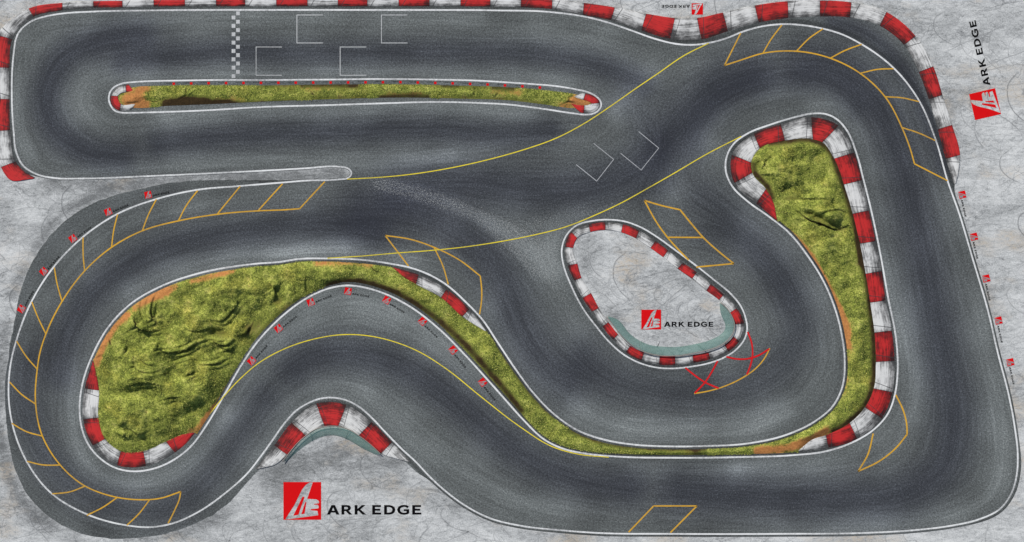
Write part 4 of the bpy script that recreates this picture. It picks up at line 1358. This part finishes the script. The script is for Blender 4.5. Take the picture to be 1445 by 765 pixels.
box = lambda x0, x1, y0, y1: [(x1, y0), (x0, y0), (x0, y1), (x1, y1)]
for pts, lab in ((box(419, 456, 21.2, 60.7), 'upper white start box nearest the chequered line'),
                 (box(538.3, 575, 21.2, 60.7), 'upper white start box farthest from the chequered line'),
                 (box(361.4, 397.8, 66.4, 106.3), 'lower white start box next to the chequered line'),
                 (box(480, 517, 66.4, 106.3), 'lower white start box farther from the chequered line')):
    tag(polyline('grid_box', [pts], 2.0, ZW, M_CHECK), lab + '', 'road marking', 'white start boxes')
for pts, lab in (([(837.7, 202.3), (866, 225), (842, 255.6), (813, 232.3)], 'faint tilted start box in the junction, nearer the grass strip'),
                 ([(901.2, 185.7), (929.5, 209), (904.8, 240), (875.8, 216.4)], 'faint tilted start box in the junction, nearer the tall grass island')):
    tag(polyline('grid_box', [pts], 1.9, ZW, M_GRID), lab, 'road marking', 'white start boxes')

V, F = [], []
for k in range(16):
    y0 = 16.2 + 5.9 * k
    x0 = 333.2 if k % 2 == 0 else 326.9
    b = len(V)
    V += [P(x0, y0, ZW), P(x0 + 5.2, y0, ZW), P(x0 + 5.2, y0 + 5.4, ZW), P(x0, y0 + 5.4, ZW)]
    F.append((b, b + 3, b + 2, b + 1))
me = pymesh('start_line', V, F)
flip_up(me)
c = recenter(me)
o = link('start_line', me, M_CHECK)
o.location = c
tag(o, 'white chequered start and finish line across the top straight', 'road marking')

# ------------------------------------------------------------------ painted logos
T_ = 0.225
LETTERS = {
    'A': (1.32, [[(0, 0), (0.48, 1), (0.84, 1), (1.32, 0), (0.98, 0), (0.89, 0.21), (0.43, 0.21), (0.34, 0)], [(0.52, 0.41), (0.80, 0.41), (0.66, 0.75)]]),
    'R': (1.10, [[(0, 0), (0, 1), (0.62, 1), (0.81, 0.97), (0.94, 0.88), (1.00, 0.73), (0.97, 0.58), (0.88, 0.47), (0.76, 0.41), (1.14, 0), (0.79, 0), (0.46, 0.36), (0.30, 0.36), (0.30, 0)],
                 [(0.30, 0.56), (0.30, 0.80), (0.55, 0.80), (0.65, 0.77), (0.69, 0.69), (0.66, 0.60), (0.56, 0.56)]]),
    'K': (1.22, [[(0, 0), (0, 1), (0.30, 1), (0.30, 0.60), (0.76, 1), (1.14, 1), (0.60, 0.54), (1.23, 0), (0.84, 0), (0.38, 0.42), (0.30, 0.35), (0.30, 0)]]),
    'E': (0.95, [[(0, 0), (0, 1), (0.92, 1), (0.92, 0.79), (0.30, 0.79), (0.30, 0.61), (0.84, 0.61), (0.84, 0.41), (0.30, 0.41), (0.30, 0.21), (0.95, 0.21), (0.95, 0)]]),
    'D': (1.19, [[(0, 0), (0, 1), (0.55, 1), (0.86, 0.94), (1.09, 0.78), (1.19, 0.5), (1.09, 0.22), (0.86, 0.06), (0.55, 0)],
                 [(0.30, 0.21), (0.30, 0.79), (0.52, 0.79), (0.70, 0.75), (0.83, 0.65), (0.87, 0.5), (0.83, 0.35), (0.70, 0.25), (0.52, 0.21)]]),
    'G': (1.27, [[(1.23, 0.88), (1.00, 0.99), (0.72, 1.02), (0.40, 0.98), (0.13, 0.82), (-0.01, 0.5), (0.13, 0.18), (0.40, 0.02), (0.72, -0.02), (1.04, 0.02), (1.27, 0.12), (1.27, 0.56), (0.70, 0.56), (0.70, 0.37),
                  (0.98, 0.37), (0.98, 0.21), (0.75, 0.19), (0.53, 0.23), (0.36, 0.34), (0.31, 0.5), (0.36, 0.66), (0.53, 0.77), (0.73, 0.81), (0.92, 0.78), (1.10, 0.68)]])}
TEXT = [('A', 0.0), ('R', 1.53), ('K', 2.92), ('E', 4.77), ('D', 6.02), ('G', 7.39), ('E', 8.98)]
nrm = lambda pts: [((x - 67) / 349.0, 1 - (y - 68) / 348.0) for x, y in pts]
MARK = nrm([(90, 412), (88, 405), (165, 285), (240, 135), (272, 95), (308, 71), (338, 71), (334, 84), (312, 148), (287, 222), (374, 228), (390, 240), (398, 254), (392, 265), (350, 269), (348, 276), (386, 278), (395, 300), (387, 311), (320, 319),
            (316, 328), (382, 334), (389, 374), (130, 409)])
CUT1 = nrm([(245, 200), (262, 208), (205, 370), (158, 378)])
CUT2 = nrm([(268, 255), (280, 250), (262, 360), (232, 365)])


def poly_geo(loops, xf, z, base):
    pts = [p for lp in loops for p in lp]
    tris = tessellate_polygon([[Vector((x, y, 0)) for x, y in lp] for lp in loops])
    return [(*xf(x, y), z) for x, y in pts], [tuple(base + i for i in t) for t in tris]


def flat_mesh(name, shapes, z):
    v, f = [], []
    for loops, xf in shapes:
        a, b = poly_geo(loops, xf, z, len(v))
        v += a
        f += b
    me = pymesh(name, v, f)
    flip_up(me)
    return me


def subdivided(lp):
    return lp


CAP = 0.252
text_xf = lambda ox: (lambda x, y: (0.652 + (x + ox) * CAP, -0.5 + 0.138 + y * CAP))
unit = lambda x, y: (x - 0.5, y - 0.5)
ME_SQ = flat_mesh('emblem', [([[(0, 0), (1, 0), (1, 1), (0, 1)]], unit)], 0)
ME_SQ_CUT = flat_mesh('emblem', [([[(0, 0), (1, 0), (1, 1), (0, 1)], MARK], unit), ([CUT1], unit), ([CUT2], unit)], 0)
ME_MARK = flat_mesh('emblem_mark', [([MARK, CUT1, CUT2], unit)], 0.0)
ME_W1 = flat_mesh('lettering', [(LETTERS[c][1], text_xf(ox)) for c, ox in TEXT[:3]], 0)
ME_W2 = flat_mesh('lettering', [(LETTERS[c][1], text_xf(ox)) for c, ox in TEXT[3:]], 0)
for m_, mt in ((ME_SQ, M_LOGO), (ME_SQ_CUT, M_LOGO), (ME_W1, M_INK), (ME_W2, M_INK)):
    m_.materials.append(mt)
ME_MARK.materials.append(M_MARK)


def logo(x, y, size, deg, z, label, group=None, cut=True):
    r = empty('painted_logo', P(x, y, z))
    r.rotation_euler.z = math.radians(deg)
    s = size * S
    r.scale = (s, s, 1)
    tag(r, label, 'logo', group)
    for nm, me, dz in ((('emblem', ME_SQ_CUT, 0),) if cut is True else (('emblem', ME_SQ, 0),)) + (('lettering', ME_W1, 0), ('lettering', ME_W2, 0)):
        o = bpy.data.objects.new(nm, me)
        C.objects.link(o)
        o.parent = r
        if nm == 'emblem' and cut is False:
            q = bpy.data.objects.new('emblem_mark', ME_MARK)
            C.objects.link(q)
            q.parent = o
            q.location.z = 0.004
    return r


ZL = 0.013
logo(426.6, 706.9, 53.2, 0, ZL, 'largest red and black painted logo, on the concrete below the hump bend')
logo(918.9, 451, 27.8, 0, 0.044, 'red and black painted logo inside the teardrop concrete island')
logo(984, 12.7, 16, 180, ZL, 'upside-down red and black painted logo on the concrete above the outer kerb')
logo(1390, 147, 37.6, 103, ZL, 'big red and black painted logo reading upwards beside the far bend')
ORD = ['first', 'second', 'third', 'fourth', 'fifth', 'sixth', 'seventh', 'eighth', 'ninth', 'tenth', 'eleventh', 'twelfth', 'thirteenth', 'fourteenth',
       'fifteenth', 'sixteenth', 'seventeenth', 'eighteenth', 'nineteenth', 'twentieth', 'twenty-first', 'twenty-second']
for k, (x, y, a) in enumerate([(30.2, 436, 60), (61.6, 383, 48), (102.8, 336.6, 36), (152.6, 299, 23), (209, 275, 11)]):
    logo(x, y, 9.6, a, 0.026, ORD[k] + ' small logo, counted from below, of five outside the hairpin edge line', 'logos outside the hairpin', False)
for k, (x, y, a) in enumerate([(355, 509.3, 49), (393, 463.6, 38), (438.5, 426.6, 22), (491, 411, -10), (545.7, 423.5, -31), (596.2, 453.5, -43), (639.3, 494, -50), (681, 539.5, -51)]):
    logo(x, y, 9.8, a, 0.026, ORD[k] + ' small logo from the left in the arched row over the hump bend', 'logos over the hump bend', False)
for k, (x, y) in enumerate([(1357.8, 274.8), (1374.4, 334.1), (1391.7, 393), (1409, 452.4), (1425.6, 511.2)]):
    logo(x, y, 10.0, -77, 0.026, ORD[k] + ' small logo from the top in the row on the right-hand concrete', 'logos down the far straight', False)
# tiny ones along the strip: one mesh each
ty = np.interp(np.arange(22), [0, 2, 5, 13, 16, 18, 20, 21], [118.3, 117.4, 117, 116, 117.6, 119.3, 121.8, 123.6])
for k in range(22):
    slope = np.interp(k, [0, 13, 21], [1, 0, -5])
    logo(245.2 + 24.6 * k, ty[k], 3.5, 180 + slope, 0.022, 'tiny red logo edging the grass strip, ' + ORD[k] + ' from the chequered line', 'tiny logos along the grass strip', 'plain')


# ------------------------------------------------------------------ camera and light
sc = bpy.context.scene
cam = bpy.data.cameras.new('camera')
co_ = bpy.data.objects.new('camera', cam)
C.objects.link(co_)
HGT = 300.0
co_.location = (0, 0, HGT)
co_.rotation_euler = (0, 0, 0)
cam.sensor_width = 36
cam.lens = 36 * HGT / (1445 * S)
cam.clip_start = 1
cam.clip_end = 2000
sc.camera = co_

EL, AZ = 37.0, 322.0        # sun height; compass bearing it shines from (0 = up in the picture, clockwise)
w = bpy.data.worlds.new('World')
sc.world = w
w.use_nodes = True
nt = w.node_tree
sky = nt.nodes.new('ShaderNodeTexSky')
sky.sky_type = 'NISHITA'
sky.sun_disc = False
sky.sun_elevation = math.radians(EL)
sky.sun_rotation = math.radians(AZ)
bg = nt.nodes['Background']
bg.inputs['Strength'].default_value = 0.08
nt.links.new(sky.outputs[0], bg.inputs[0])
sun = bpy.data.lights.new('sun', 'SUN')
sun.energy = 4.0
sun.angle = math.radians(0.6)
sun.color = (1.0, 0.955, 0.89)
so_ = bpy.data.objects.new('sun', sun)
C.objects.link(so_)
dirv = Vector((math.sin(math.radians(AZ)) * math.cos(math.radians(EL)), math.cos(math.radians(AZ)) * math.cos(math.radians(EL)), math.sin(math.radians(EL))))
so_.rotation_euler = (-dirv).to_track_quat('-Z', 'Y').to_euler()
so_.location = dirv * 100
sc.view_settings.view_transform = 'Standard'
sc.view_settings.look = 'None'
sc.view_settings.gamma = 1.0
sc.view_settings.exposure = 0.25
